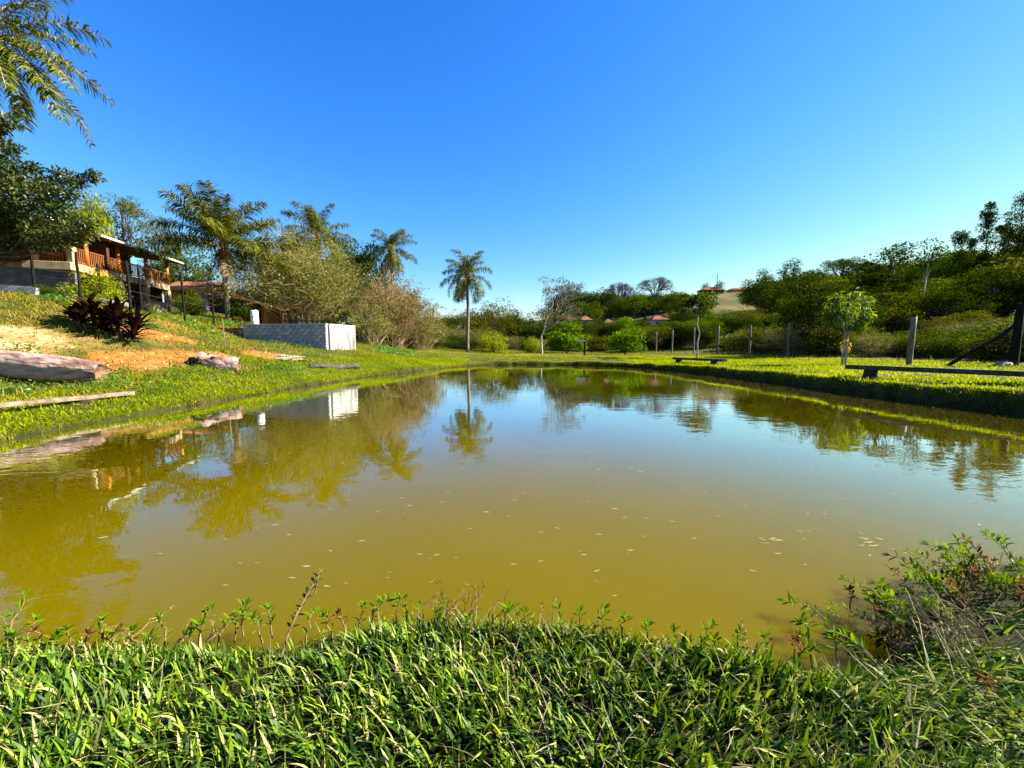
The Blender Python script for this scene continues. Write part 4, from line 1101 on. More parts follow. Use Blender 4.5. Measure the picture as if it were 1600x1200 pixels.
# tall thin dark trees at the right
def tall_thin(px, ptop, D, label, seed, wid=2.6, n=22, bark='bark'):
    rg = np.random.RandomState(seed)
    p = at(px, ptop, D); z = gz(p[0], D); H = p[2] - z
    cl = []
    n = int(n * 1.3)
    for i in range(n):
        t = rg.uniform(.38, 1.0); a = rg.uniform(0, 6.28); rr = wid * .5 * rg.uniform(.1, 1) * (1.25 - t * .8)
        cl.append([rr * math.cos(a), rr * math.sin(a), H * t])
    cl = np.array(cl); cl[0] = [0, 0, H * .97]
    root = empty('tree', (p[0], D, z), label=label, cat='tree')
    mb = MB(); t = np.linspace(0, 1, 8)
    P = np.stack([.25 * np.sin(t * 3 + seed), .2 * np.cos(t * 4), t * H], 1); P -= P[0]; P[:, 2] -= .3
    mb.tube(P, .2 * (1.1 - t), 6)
    for c in cl:
        s = max(.3, c[2] / H - .06); a = np.array([np.interp(s, t, P[:, j]) for j in range(3)])
        mb.tube(bez(a, c, -.05, 4, rg, .03), [.05, .04, .03, .02], 4, cap=False)
    obj('trunk', mb.mesh('trunk', M[bark], True), root)
    obj('crown', make_crown(rg, cl, rg.uniform(.45, 1.05, n) * wid * .3, 120, .32, M['leaf_dark'], flat=.8), root)
tall_thin(1502, 362, 88, 'thin dark tree with tufts, leftmost of the tall trees at right', 321, 4.6, 26)
tall_thin(1521, 374, 92, 'thin dark tree second from the left of the tall trees at right', 322, 3.0, 18)
tall_thin(1548, 319, 86, 'tall narrow dark tree with bushy head among the tall trees at right', 323, 3.6, 34)
tall_thin(1536, 396, 84, 'shorter thin tree beneath the tall narrow one at right', 324, 3.4, 24)
tall_thin(1568, 352, 90, 'sparse tall tree right of the tall narrow one', 325, 3.4, 16, 'bark_pale')
tall_thin(1576, 330, 94, 'nearly bare tall tree near the right edge', 326, 2.6, 8, 'bark_pale')
tall_thin(1597, 303, 84, 'tallest dark tree at the right edge', 327, 4.6, 42)
tall_thin(1618, 345, 80, 'dark tree cut by the right edge behind the thick post', 328, 6.0, 40)
tree_px(PR['tall_dark'], 1585, 400, 62, 74, 'dark leafy tree filling the wood at the right edge')
tree_px(PR['spread'], 1510, 489, 90, 33, 'low spreading tree with a fine leafed crown behind the right bench')
tree_px(PR['bush_lime'], 1592, 486, 40, 34, 'green bush just left of the thick right post')
# wood on the hillside, band by band
kinds = [('round_dark', 'dark rounded tree'), ('round_mid', 'green rounded tree'), ('round_olive', 'olive rounded tree'), ('tall_dark', 'tall dark tree'), ('tall_mid', 'tall green tree')]
rg = np.random.RandomState(330)
# (px range, D range, count, height range, mix of kinds, where)
for (x0, x1, d0, d1, cnt, h0, h1, wts, where) in ((985, 1240, 52, 70, 22, 2.6, 4.0, (.3, .2, .45, .0, .05), 'behind the far fence posts'), (1240, 1480, 44, 60, 22, 3.2, 5.4, (.6, .2, .2, 0, 0), 'behind the young glossy tree'),
        (1480, 1640, 46, 68, 14, 5.5, 8, (.6, .25, .1, .05, 0), 'behind the right bench'), (790, 1000, 68, 84, 15, 3.2, 4.6, (.5, .25, .25, 0, 0), 'below the orange roofed cottages'),
        (930, 1065, 134, 150, 15, 4.5, 7, (.6, .25, .15, 0, 0), 'around the umbrella trees'), (1010, 1110, 92, 104, 4, 2.6, 3.8, (.5, .25, .25, 0, 0), 'below the ridge farmhouse'),
        (1370, 1640, 95, 150, 30, 8, 13, (.65, .15, .1, .1, 0), 'on the right hillside'), (1185, 1300, 96, 114, 8, 5, 8, (.8, .2, 0, 0, 0), 'in the hillside clump'),
        (1290, 1420, 160, 190, 12, 5, 8, (.7, .2, .1, 0, 0), 'along the right ridge'), (640, 800, 80, 130, 12, 4, 6, (.4, .3, .3, 0, 0), 'beyond the lone palm'),
        (430, 600, 56, 75, 8, 5, 8, (.6, .3, .1, 0, 0), 'behind the left thickets'), (-60, 120, 44, 56, 5, 7, 10, (.4, .4, .2, 0, 0), 'behind the house at left')):
    pxs = np.sort([x0 + (x1 - x0) * (i + rg.rand()) / cnt for i in range(cnt)])
    for i, px in enumerate(pxs):
        D = rg.uniform(d0, d1); q = at(px, 500, D); h = rg.uniform(h0, h1); kd = rg.choice(5, p=wts)
        pk, lb = kinds[kd]; z = gz(q[0], D)
        hw = h * (rg.uniform(.85, 1.35) if kd < 3 else rg.uniform(.5, .75))
        plant_tree(PR[pk], q[0], D, z + h, hw, '%s, %s from the left %s' % (lb, ordinal(i + 1), where), 'trees ' + where, z=z - .1)
bk = [('bush_mid', 'green bush'), ('bush_olive', 'olive bush'), ('bush_dark', 'dark bush'), ('tan', 'straw coloured twiggy bush')]
for i in range(44):
    px = 800 + 820 * (i + rg.rand()) / 44
    u = (px - 800) / F
    D = min(60, (30.5 / (u + .2))) * rg.uniform(1.08, 1.28) if px > 960 else rg.uniform(60, 68)
    x = u * D
    pk, lb = bk[rg.choice(4, p=(.25, .35, .25, .15))]
    h = rg.uniform(1.2, 2.9) * (1 if px < 1300 else .8)
    plant_tree(PR[pk], x, D, gz(x, D) + h, h * rg.uniform(1.3, 2.2), '%s, %s from the left along the foot of the wood' % (lb, ordinal(i + 1)), 'bushes along the foot of the wood', name='bush', cat='bush')
# ------------------------------------------------------------------ balcony house on the left slope
HC = np.array([-25.9, 25.0]); HR = np.array([-28.0, 34.0])
hd = (HR - HC) / np.linalg.norm(HR - HC); hn = np.array([hd[1], -hd[0]])
HL = np.linalg.norm(HR - HC)
RH = np.stack([[hd[0], hd[1], 0], [hn[0], hn[1], 0], [0, 0, 1.]], 1) @ np.diag([1, -1, 1.]) if False else np.array([[hd[0], hn[0], 0], [hd[1], hn[1], 0], [0, 0, 1.]])
def HP(s, o, z): return np.array([HC[0] + hd[0] * s + hn[0] * o, HC[1] + hd[1] * s + hn[1] * o, z])
def hbox(s0, s1, o0, o1, z0, z1, bev=0.0):
    return MB().box(HP((s0 + s1) / 2, (o0 + o1) / 2, (z0 + z1) / 2), (s1 - s0, o1 - o0, z1 - z0), RH, bev=bev)
def s_of(px, py):
    q = at(px, py, 1.0); k = q[0]
    return (k * HC[1] - HC[0]) / (hd[0] - k * hd[1])
FZ = 6.42
house = empty('balcony_house', (0, 0, 0), label='two storey house with orange timber balcony behind the palm', cat='house')
obj('wall', hbox(-1, HL - .3, -2.5, -2.3, FZ, 8.65).mesh('wall', M['wall_brown_and_shade']), house)
obj('wall', hbox(-1, HL - .3, -2.4, -2.2, 3.2, 5.95).mesh('wall', M['wall_brown_and_shade']), house)  # lower storey back wall, its shade put into the dark colour
obj('wall', hbox(HL - .28, HL - .14, -2.4, -.4, 3.2, 5.95).mesh('wall', M['wall_brown_and_shade']), house)  # added dark backing that closes the lower storey and stands for shade
obj('wall', hbox(HL - .5, HL - .3, -7, -2.28, 3.6, 8.6).mesh('wall', M['cream']), house)
for s0, s1 in ((.8, 2.2), (3.6, 4.6), (6.2, 7.6)):
    w_ = obj('window', hbox(s0, s1, -2.31, -2.24, FZ + .75, FZ + 1.75, .012).mesh('window', M['timber']), house)
    for k in (0, 1):
        a = s0 + .06 + k * (s1 - s0 - .06) / 2
        obj('pane', hbox(a, a + (s1 - s0 - .18) / 2, -2.245, -2.232, FZ + .81, FZ + 1.69).mesh('pane', M['glass_dark']), w_)
for s0, s1 in ((1.2, 2.2), (4.6, 5.5), (7.0, 8.0)):
    obj('door', hbox(s0, s1, -2.21, -2.16, 3.9, 5.8).mesh('door', M['wall_brown_and_shade']), house)
obj('floor_slab', hbox(-.6, HL + .1, -2.25, .06, FZ - .46, FZ, .02).mesh('floor_slab', M['cream']), house)
bal_me = MB().box((0, 0, .38), (.055, .035, .76), bev=.006).mesh('baluster', M['timber_dark'])
for sa, sb in ((0, HL),):
    n = int((sb - sa) / .15)
    for i in range(n):
        p = HP(sa + .08 + i * (sb - sa - .1) / n, 0, FZ + .07)
        obj('baluster', bal_me, house, loc=tuple(p), rot=(0, 0, math.atan2(hd[1], hd[0])))
obj('handrail', hbox(0, HL, -.05, .05, FZ + .83, FZ + .90, .01).mesh('handrail', M['timber_dark']), house)
obj('bottom_rail', hbox(0, HL, -.04, .04, FZ + .05, FZ + .11, .01).mesh('bottom_rail', M['timber_dark']), house)
for px, py in ((135, 400), (185, 410), (229, 425), (262, 435)):
    s = s_of(px, py)
    p0 = HP(s, .0, FZ); 
    obj('balcony_post', MB().tube([p0, p0 + [0, 0, .9], p0 + [0, 0, 1.75]], [.13, .115, .11], 10).mesh('balcony_post', M['timber'], True), house)
for px, py in ((192, 455), (233, 470), (266, 475)):
    s = s_of(px, py); g0 = gz(*HP(s, 0, 0)[:2]) - .3
    obj('pillar', hbox(s - .2, s + .2, -.32, .02, g0, FZ - .46, .02).mesh('pillar', M['cream']), house)
s1, s2 = s_of(233, 470) + .2, s_of(266, 475) - .2
obj('parapet', hbox(s1, s2, -.2, -.06, 3.9, 4.95, .015).mesh('parapet', M['cream']), house)
s0 = s_of(192, 455) + .2; s1 = s_of(233, 470) - .2
mb = MB()
for k in range(5):
    a = s0 + (s1 - s0) * k / 5; b = s0 + (s1 - s0) * (k + 1) / 5
    mb.tube([HP(a, -.1, 4.15), HP(b, -.1, 5.0)], .025, 4); mb.tube([HP(a, -.1, 5.0), HP(b, -.1, 4.15)], .025, 4)
mb.tube([HP(s0, -.1, 5.02), HP(s1, -.1, 5.02)], .03, 4)
obj('lattice_railing', mb.mesh('lattice_railing', M['iron']), house)
# roof: low pitched sheet with pale fascia and rafters
def hprism(pts, s0, s1, mat, name, parent):
    V = [HP(s0, o, z) for o, z in pts] + [HP(s1, o, z) for o, z in pts]
    n = len(pts); F4 = [[i, (i + 1) % n, n + (i + 1) % n, n + i] for i in range(n)]
    mb = MB(); mb.add(V, F4)
    mb.f.append(np.array([list(range(n))[::-1]])); mb.f.append(np.array([list(range(n, 2 * n))])); mb.m += [np.zeros(1, int)] * 2
    return obj(name, mb.mesh(name, mat), parent)
roof = hprism([(.8, 8.27), (-4.6, 8.98), (-10, 8.2), (-10, 8.28), (-4.6, 9.07), (.8, 8.35)], -3.5, HL + .75, M['roof_metal'], 'roof', house)
hprism([(.81, 8.24), (.84, 8.24), (.84, 8.37), (.81, 8.37)], -3.5, HL + .78, M['white'], 'fascia', roof)
for k in range(9):
    s = -.9 + k * (HL + 1.2) / 8
    hprism([(.75, 8.15), (-2.3, 8.55), (-2.3, 8.66), (.75, 8.265)], s - .04, s + .04, M['timber_dark'], 'rafter', roof)
# wing that faces the pond, left of the corner
wd = np.array([-1., -.09]); wd /= np.linalg.norm(wd); wn_ = np.array([wd[1], -wd[0]]) * -1
wn_ = np.array([-.09, 1.0]) * -1 / math.hypot(.09, 1)
RW = np.array([[wd[0], wn_[0], 0], [wd[1], wn_[1], 0], [0, 0, 1.]])
def WP(s, o, z): return np.array([HC[0] + wd[0] * s + wn_[0] * o, HC[1] + wd[1] * s + wn_[1] * o, z])
def wbox(s0, s1, o0, o1, z0, z1, bev=0.0): return MB().box(WP((s0 + s1) / 2, (o0 + o1) / 2, (z0 + z1) / 2), (s1 - s0, o1 - o0, z1 - z0), RW, bev=bev)
obj('floor_slab', wbox(.1, 8, -2.2, .3, FZ - .5, FZ - .02, .02).mesh('floor_slab', M['ochre']), house)
obj('wall', wbox(.1, 8, -2.4, -2.2, 4, 8.2).mesh('wall', M['wall_brown_and_shade']), house)  # wing wall, dark colour carries the shade behind the railing
for i in range(42):
    obj('baluster', bal_me, house, loc=tuple(WP(.3 + i * .18, .1, FZ + .05)), rot=(0, 0, math.atan2(wd[1], wd[0])))
obj('handrail', wbox(.1, 8, .05, .15, FZ + .81, FZ + .88, .01).mesh('handrail', M['timber_dark']), house)
obj('bottom_rail', wbox(.1, 8, .06, .14, FZ + .03, FZ + .09, .01).mesh('bottom_rail', M['timber_dark']), house)
for s in (.15, 2.2, 4.4, 6.6):
    obj('rail_pier', wbox(s - .16, s + .16, -.06, .26, FZ - .02, FZ + .95, .02).mesh('rail_pier', M['cream']), house)
obj('wing_roof', wbox(1.2, 8.4, -4, .7, 8.02, 8.12, .01).mesh('wing_roof', M['roof_brown']), house)
# dark retaining wall below the wing
p0 = at(-40, 440, 22.6); p1 = at(118, 440, 23.4)
rw = empty('retaining_wall', (0, 0, 0), label='dark grey concrete retaining wall under the left wing of the house', cat='wall')
V = []
for (p, zt) in ((p0, 6.0), (p1, 5.55)):
    for dy in (0, .25):
        V += [(p[0], p[1] + dy, 3.3), (p[0], p[1] + dy, zt)]
mb = MB().add(V, [[0, 1, 5, 4], [2, 6, 7, 3], [1, 3, 7, 5], [0, 4, 6, 2], [0, 2, 3, 1], [4, 5, 7, 6]])
obj('wall_body', mb.mesh('wall_body', M['concrete']), rw)
mb = MB(); mb.box(((p0[0] + p1[0]) / 2, (p0[1] + p1[1]) / 2 + .12, 5.83), (p1[0] - p0[0] + .1, .36, .09), basis([p1[0] - p0[0], p1[1] - p0[1], -.45]))
obj('coping', mb.mesh('coping', M['concrete']), rw)
# white kerbs on the slope
def kerb(a, b, D1, D2, label, h=.4):
    A = at(a[0], a[1], D1); B = at(b[0], b[1], D2)
    n = 8; mb = MB(); P = A + (B - A) * np.linspace(0, 1, n)[:, None]
    z = ground(P[:, 0], P[:, 1])
    z = np.maximum(z + .02, z * .3 + .7 * np.linspace(z[0], z[-1], n)) 
    for k in range(n - 1):
        p, q = P[k].copy(), P[k + 1].copy(); p[2] = z[k] + h / 2 - .06; q[2] = z[k + 1] + h / 2 - .06
        R = basis(q - p); mb.box((p + q) / 2, (np.linalg.norm(q - p) + .002, .2, h), R)
    tag(obj('kerb', mb.mesh('kerb', M['white'])), label, 'kerb')
kerb((-30, 446), (42, 453), 21.6, 21.4, 'upper white kerb at the left edge below the retaining wall', .42)
kerb((-30, 461), (60, 468), 18.9, 19.3, 'lower white kerb at the left edge above the slope', .42)
kerb((104, 460), (200, 473), 21.6, 22.6, 'white kerb running behind the black posts towards the house', .5)

# ------------------------------------------------------------------ small houses and sheds by the thicket
def gable_house(name, label, c, w, d, z0, eave, ridge, rz, wall, roofm, fascia=None, ov=.5, axis_x=True, wins=(), doors=(), cat='house', rows=0):
    root = empty(name, (c[0], c[1], z0), rz, label=label, cat=cat)
    e = eave - z0; r = ridge - z0
    mb = MB(); V = [(-w / 2, -d / 2, -.4), (w / 2, -d / 2, -.4), (w / 2, d / 2, -.4), (-w / 2, d / 2, -.4), (-w / 2, -d / 2, e), (w / 2, -d / 2, e), (w / 2, d / 2, e), (-w / 2, d / 2, e), (-w / 2, 0, r - .05), (w / 2, 0, r - .05)]
    mb.add(V, [[0, 1, 5, 4], [2, 3, 7, 6]]); mb.f.append(np.array([[1, 2, 6, 9, 5], [3, 0, 4, 8, 7]])); mb.m.append(np.zeros(2, int))
    obj('wall', mb.mesh('wall', wall), root)
    k = (r - e) / (d / 2)
    for sg in (-1, 1):
        y1 = sg * (d / 2 + ov); z1 = r - k * (d / 2 + ov)
        mb = MB(); W2 = w / 2 + ov
        nrm = np.array([0, sg * k, 1.]) / math.hypot(k, 1) * .09
        q = np.array([(-W2, 0, r), (W2, 0, r), (W2, y1, z1), (-W2, y1, z1)])
        mb.add(np.concatenate([q, q + nrm]), [[0, 1, 2, 3], [4, 7, 6, 5], [0, 4, 5, 1], [1, 5, 6, 2], [2, 6, 7, 3], [3, 7, 4, 0]])
        rf = obj('roof', mb.mesh('roof', roofm), root)
        # raised tile ribs running down the slope
        mb = MB(); n = int(W2 * 2 / .26)
        for i in range(n):
            x = -W2 + .13 + i * W2 * 2 / n
            mb.tube([np.array([x, sg * .03, r]) + nrm, np.array([x, y1, z1]) + nrm], .05, 5)
        rb = obj('tile_ribs', mb.mesh('tile_ribs', roofm), rf); rb['kind'] = 'stuff'
    if fascia is not None:
        y1 = -(d / 2 + ov); z1 = r - k * (d / 2 + ov)
        obj('fascia', MB().box((0, y1 - .03, z1 + .02), (w + 2 * ov + .04, .05, .26)).mesh('fascia', fascia), root)
    for (x, z, ww, hh) in wins:
        f = obj('window', MB().box((x, -d / 2 - .01, z), (ww, .08, hh), bev=.01).mesh('window', M['white']), root)
        obj('pane', MB().box((x, -d / 2 - .052, z), (ww - .16, .012, hh - .16)).mesh('pane', M['glass_dark']), f)
    for (x, ww, hh) in doors:
        obj('door', MB().box((x, -d / 2 - .02, hh / 2), (ww, .06, hh), bev=.01).mesh('door', M['wall_brown_and_shade']), root)
    return root
p = at(288, 450, 42)
gable_house('small_house', 'small ochre house with orange tile edge beyond the balcony house', (p[0] + .2, 44), 3.6, 4, gz(p[0], 44), 7.2, 8.0, 0.10, M['ochre'], M['roof_tile'], M['ochre'], .5, wins=((.9, 1.5, .5, .8),), doors=((-.4, .8, 1.7),))
p = at(347, 458, 42)
gable_house('shed', 'low dark shed with brown tiled roof behind the big palm trunk', (p[0], 43.5), 3.6, 3, gz(p[0], 43) + .1, 6.25, 7.05, -.05, M['wall_brown_and_shade'], M['roof_brown'], None, .45, doors=((0, 1.4, 1.3),), cat='shed')
# open shed with timber boards behind the tank
sh = empty('timber_shed', (0, 0, 0), label='open timber shed with orange board wall behind the block tank', cat='shed')
D = 33.5
a = at(385, 466, D); b = at(440, 487, D - 1.2)
zb = gz(a[0], D)
V = np.array([a, b, b + [.3, 2.6, .5], a + [.3, 2.6, .5]])
mb = MB(); mb.add(np.concatenate([V, V + [0, 0, .12]]), [[3, 2, 1, 0], [4, 5, 6, 7], [0, 1, 5, 4], [1, 2, 6, 5], [2, 3, 7, 6], [3, 0, 4, 7]])
obj('roof', mb.mesh('roof', M['roof_brown']), sh)
for k in range(6):
    q = at(415 + k * 4.1, 497, D - 1.0 + k * .26); zt = np.interp(415 + k * 4.1, [385, 440], [a[2], b[2]]) - .03
    obj('board', MB().box((q[0], q[1], (zb - .3 + zt) / 2), (.195, .04, zt - zb + .3), bev=.006).mesh('board', M['timber']), sh)
for px in (392, 411, 441):
    q = at(px, 490, D - .6); zt = np.interp(px, [385, 440], [a[2], b[2]]) - .02
    obj('post', MB().box((q[0], q[1], (zb - .4 + zt) / 2), (.14, .14, zt - zb + .4), bev=.01).mesh('post', M['timber']), sh)
q = at(402, 490, D + 1.2)
obj('back_wall', MB().box((q[0] + .2, q[1], zb + .7), (3.0, .1, 1.9)).mesh('back_wall', M['wall_brown_and_shade']), sh)
# lean-to fence right of the shed
lt = empty('plank_fence', (0, 0, 0), label='dark plank fence under the thicket right of the timber shed', cat='fence')
for k in range(9):
    q = at(446 + k * 8.5, 497, 32.5); z = gz(q[0], q[1])
    obj('plank', MB().box((q[0], q[1], z + .55), (.16, .05, 1.5 - .1 * (k % 3)), bev=.006).mesh('plank', M['plank_dark'] if k % 3 else M['post']), lt)
for zz in (.35, .95):
    q0 = at(442, 497, 32.44); q1 = at(518, 497, 32.44)
    obj('rail', MB().box(((q0[0] + q1[0]) / 2, 32.44, gz(q0[0], 32.4) * .5 + gz(q1[0], 32.4) * .5 + zz), (q1[0] - q0[0], .05, .09)).mesh('rail', M['plank_dark']), lt)
# white drum and purple cloth
q = at(398, 500, 29.3); z = gz(q[0], q[1]); 
root = empty('water_drum', (q[0], q[1], z), label='white plastic drum standing behind the block tank wall', cat='drum')
z1 = at(398, 485, 29.3)[2] - z
mb = MB(); zz = np.array([0, .03, .3, .33, .36, .63, .66, .69, .95, 1.0]) * z1; rr = .85 * np.array([.27, .29, .29, .305, .29, .29, .305, .29, .29, .25])
mb.tube(np.stack([zz * 0, zz * 0, zz], 1), rr, 20)
obj('drum_body', mb.mesh('drum_body', M['plastic_white'], True), root)
mb = MB(); mb.tube([[.1, 0, z1 - .01], [.1, 0, z1 + .04]], .05, 10); obj('drum_cap', mb.mesh('drum_cap', M['plastic_white'], True), root)
q = at(317, 488, 40); mb = MB()
gx_ = np.linspace(-.6, .6, 17); zz = np.linspace(0, 1.2, 8)
X_, Z_ = np.meshgrid(gx_, zz); Yw = .09 * np.sin(X_ * 13) * (1 - Z_ / 1.6)
V = np.stack([q[0] + X_.ravel(), q[1] + Yw.ravel(), gz(q[0], q[1]) + .15 + Z_.ravel()], 1)
k = (np.arange(7)[:, None] * 17 + np.arange(16)[None]).ravel(); mb.add(V, np.stack([k, k + 1, k + 18, k + 17], 1)); 
V2 = V + [0, .02, 0]; mb.add(V2, np.stack([k, k + 17, k + 18, k + 1], 1))
tag(obj('cloth', mb.mesh('cloth', M['purple'], True)), 'purple cloth hanging under the eaves left of the dark shed', 'cloth')

# ------------------------------------------------------------------ block tank
K = np.array([-11.2, 25.0]); KL = np.array([-16.75, 25.85]); KR = np.array([-10.72, 28.0]); TZ = 2.83
tank = empty('block_tank', (K[0], K[1], 1.3), label='roofless concrete block tank with one white plastered side', cat='tank')
def lp(v): return np.asarray(v, float) - np.array([K[0], K[1], 1.3])
def wall_seg(a, b, z0, z1, th, mat, name):
    d = b - a; L = np.linalg.norm(d); R = basis([d[0], d[1], 0])
    nrm = R[:, 1]
    c = np.array([(a[0] + b[0]) / 2, (a[1] + b[1]) / 2, (z0 + z1) / 2])
    return obj(name, MB().box(lp(c), (L, th, z1 - z0), R).mesh(name, mat), tank), R, L
fw, R, L = wall_seg(KL, K, .6, TZ - .02, .16, M['mortar'], 'front_wall')
nb = int(L / .40); bw = L / nb
blk = [MB().box((0, 0, 0), (bw - .030, .06, .168), bev=.016).mesh('block', M['block']) for _ in range(1)][0]
blh = MB().box((0, 0, 0), (bw / 2 - .030, .06, .168), bev=.016).mesh('block', M['block'])
rg = np.random.RandomState(400)
rz = math.atan2(R[1, 0], R[0, 0])
for row in range(10):
    z = TZ - .12 - row * .2
    for i in range(nb + (row % 2)):
        s = (i + .5) * bw if row % 2 == 0 else i * bw
        half = row % 2 and i in (0, nb)
        if half: s = bw * .25 if i == 0 else L - bw * .25
        p = np.array([KL[0], KL[1], z]) + R[:, 0] * s - R[:, 1] * (.085 + rg.uniform(-.012, .014))
        if p[2] < gz(p[0], p[1]) - .15: continue
        obj('block', blh if half else blk, fw, loc=tuple(lp(p)), rot=(rg.normal(0, .012), rg.normal(0, .006), rz + rg.normal(0, .008)))
cp, _, _ = wall_seg(KL - R[:2, 0] * .02, K + R[:2, 0] * .02, TZ - .018, TZ + .05, .26, M['white'], 'coping')
wall_seg(K + np.array([.02, .1]), KR, .6, TZ - .015, .2, M['plaster'], 'side_wall')
wall_seg(K + np.array([.02, .14]), KR, TZ - .013, TZ + .045, .23, M['white'], 'coping')
wall_seg(KL + np.array([.08, .1]), KL + (KR - K), .6, TZ, .18, M['concrete'], 'side_wall')
wall_seg(KL + (KR - K), KR, .6, TZ - .01, .16, M['concrete'], 'back_wall')
# rough low brick wall that continues left
bwl = empty('brick_wall', (0, 0, 0), label='low rough brick wall joining the block tank on its left', cat='wall')
A = np.array([-20.6, 26.5]); B = np.array([-16.95, 25.95]); d = B - A; R2 = basis([d[0], d[1], 0]); L2 = np.linalg.norm(d)
obj('wall_core', MB().box(((A + B)[0] / 2, (A + B)[1] / 2, 2.25), (L2, .18, .78), R2).mesh('wall_core', M['mortar']), bwl)
bm = MB().box((0, 0, 0), (.27, .06, .16), bev=.012).mesh('brick', M['brick'])
for row in range(4):
    for i in range(13):
        s = .14 + i * .285 + (.14 if row % 2 else 0)
        if s > L2 - .1: continue
        p = np.array([A[0], A[1], 2.58 - row * .18]) + R2[:, 0] * s - R2[:, 1] * (.10 + rg.uniform(-.02, .02))
        obj('brick', bm, bwl, loc=tuple(p), rot=(rg.normal(0, .05), rg.normal(0, .04), math.atan2(d[1], d[0]) + rg.normal(0, .05)))
obj('cap', MB().box((A[0] + .9, A[1] - .1, 2.69), (1.7, .3, .07), R2, bev=.01).mesh('cap', M['stone']), bwl)

# ------------------------------------------------------------------ posts and fences
def post_mesh(h, r, mat, seed, ns=9, lean=(0, 0)):
    rg = np.random.RandomState(seed); t = np.linspace(0, 1, 6)
    P = np.stack([lean[0] * t + rg.normal(0, .008, 6), lean[1] * t + rg.normal(0, .008, 6), -.4 + t * (h + .4)], 1)
    return MB().tube(P, r * (1.06 - .14 * t), ns, noise=.04, rng=rg).mesh('post', mat, True)
lf = empty('post_fence', (0, 0, 0), label='row of tall black posts strung with wire across the left slope', cat='fence')
pts = []
for i, (px, pt, D) in enumerate(((47, 388, 20), (118, 393, 20), (152, 412, 22.6), (197, 408, 20), (215, 413, 25), (283, 426, 24), (330, 445, 27))):
    p = at(px, pt, D); z = gz(p[0], D)
    obj('post', post_mesh(p[2] - z, .058, M['post_black'], 500 + i), lf, loc=(p[0], D, z)); pts.append((p[0], D, z, p[2] - z))
for i, j in ((0, 1), (1, 3), (3, 5), (5, 6)):
    for f_ in (.45, .75, .95):
        a, b = pts[i], pts[j]
        A_ = np.array([a[0], a[1], a[2] + a[3] * f_]); B_ = np.array([b[0], b[1], b[2] + b[3] * f_])
        obj('wire', MB().tube(bez(A_, B_, -.04, 6, rg), .006, 4).mesh('wire', M['wire']), lf)
rf_ = empty('wire_fence', (0, 0, 0), label='wire fence on weathered wooden posts along the right lawn', cat='fence')
pts = []
for i, (px, pt, D, r) in enumerate(((1427, 495, 22, .13), (1234, 504, 35, .10), (1173, 508, 38.9, .11), (1123, 509, 42.8, .11), (1085, 512, 46.6, .10), (1051, 516, 50.2, .10), (1026, 519, 53.7, .10), (1003, 523, 57.2, .10))):
    p = at(px, pt, D); z = gz(p[0], D)
    obj('post', post_mesh(p[2] - z, r, M['post'], 520 + i, lean=(.05 if i == 0 else 0, 0)), rf_, loc=(p[0], D, z)); pts.append((p[0], D, z, p[2] - z))
for i in range(len(pts) - 1):
    for f_ in (.25, .5, .72, .92):
        a, b = pts[i], pts[i + 1]
        obj('wire', MB().tube(bez(np.array([a[0], a[1], a[2] + a[3] * f_]), np.array([b[0], b[1], b[2] + b[3] * f_]), -.05, 6, rg), .005, 4).mesh('wire', M['wire']), rf_)
# thick corner post with brace
cpz = gz(24.5, 20)
cpst = empty('corner_post', (24.5, 20, cpz), label='thick dark post with a slanting brace at the right edge', cat='post')
obj('post', post_mesh(3.0, .16, M['post_black'], 540, 12), cpst)
q0 = at(1474, 568, 20.4); q0[2] = gz(q0[0], q0[1]) - .1; q1 = at(1586, 508, 20.0)
mb = MB(); mb.tube(bez(q0, q1, -.1, 6, rg, .02) - [24.5, 20, cpz], [.075, .085, .085, .085, .08, .08], 9); obj('brace', mb.mesh('brace', M['post_black'], True), cpst)
for f_ in (.3, .6, .85, 1.2):
    a = pts[0]; obj('wire', MB().tube(bez(np.array([a[0], a[1], a[2] + f_ * 1.8]) - [24.5, 20, cpz], np.array([0, 0, f_ * 1.8]), -.03, 5, rg), .004, 4).mesh('wire', M['wire']), cpst)
# small pale stake on the left slope
p = at(347, 497, 19); z = gz(p[0], 19)
tag(obj('stake', MB().tube([[.06, 0, -.2], [.03, 0, .6], [0, 0, p[2] - z]], [.025, .024, .02], 6).mesh('stake', M['post'])), 'thin pale stake in the grass left of the block tank', 'stake').location = (p[0], 19, z)
# signpost
p = at(914, 528, 42); z = gz(p[0], 42)
sg = empty('signpost', (p[0], 42, z), label='dark post with a pale crosspiece at the far shore', cat='signpost')
obj('post', post_mesh(p[2] - z, .11, M['post_black'], 545), sg)
obj('crosspiece', MB().box((-.42, -.12, p[2] - z - .28), (.85, .05, .14), bev=.01).mesh('crosspiece', M['white']), sg)

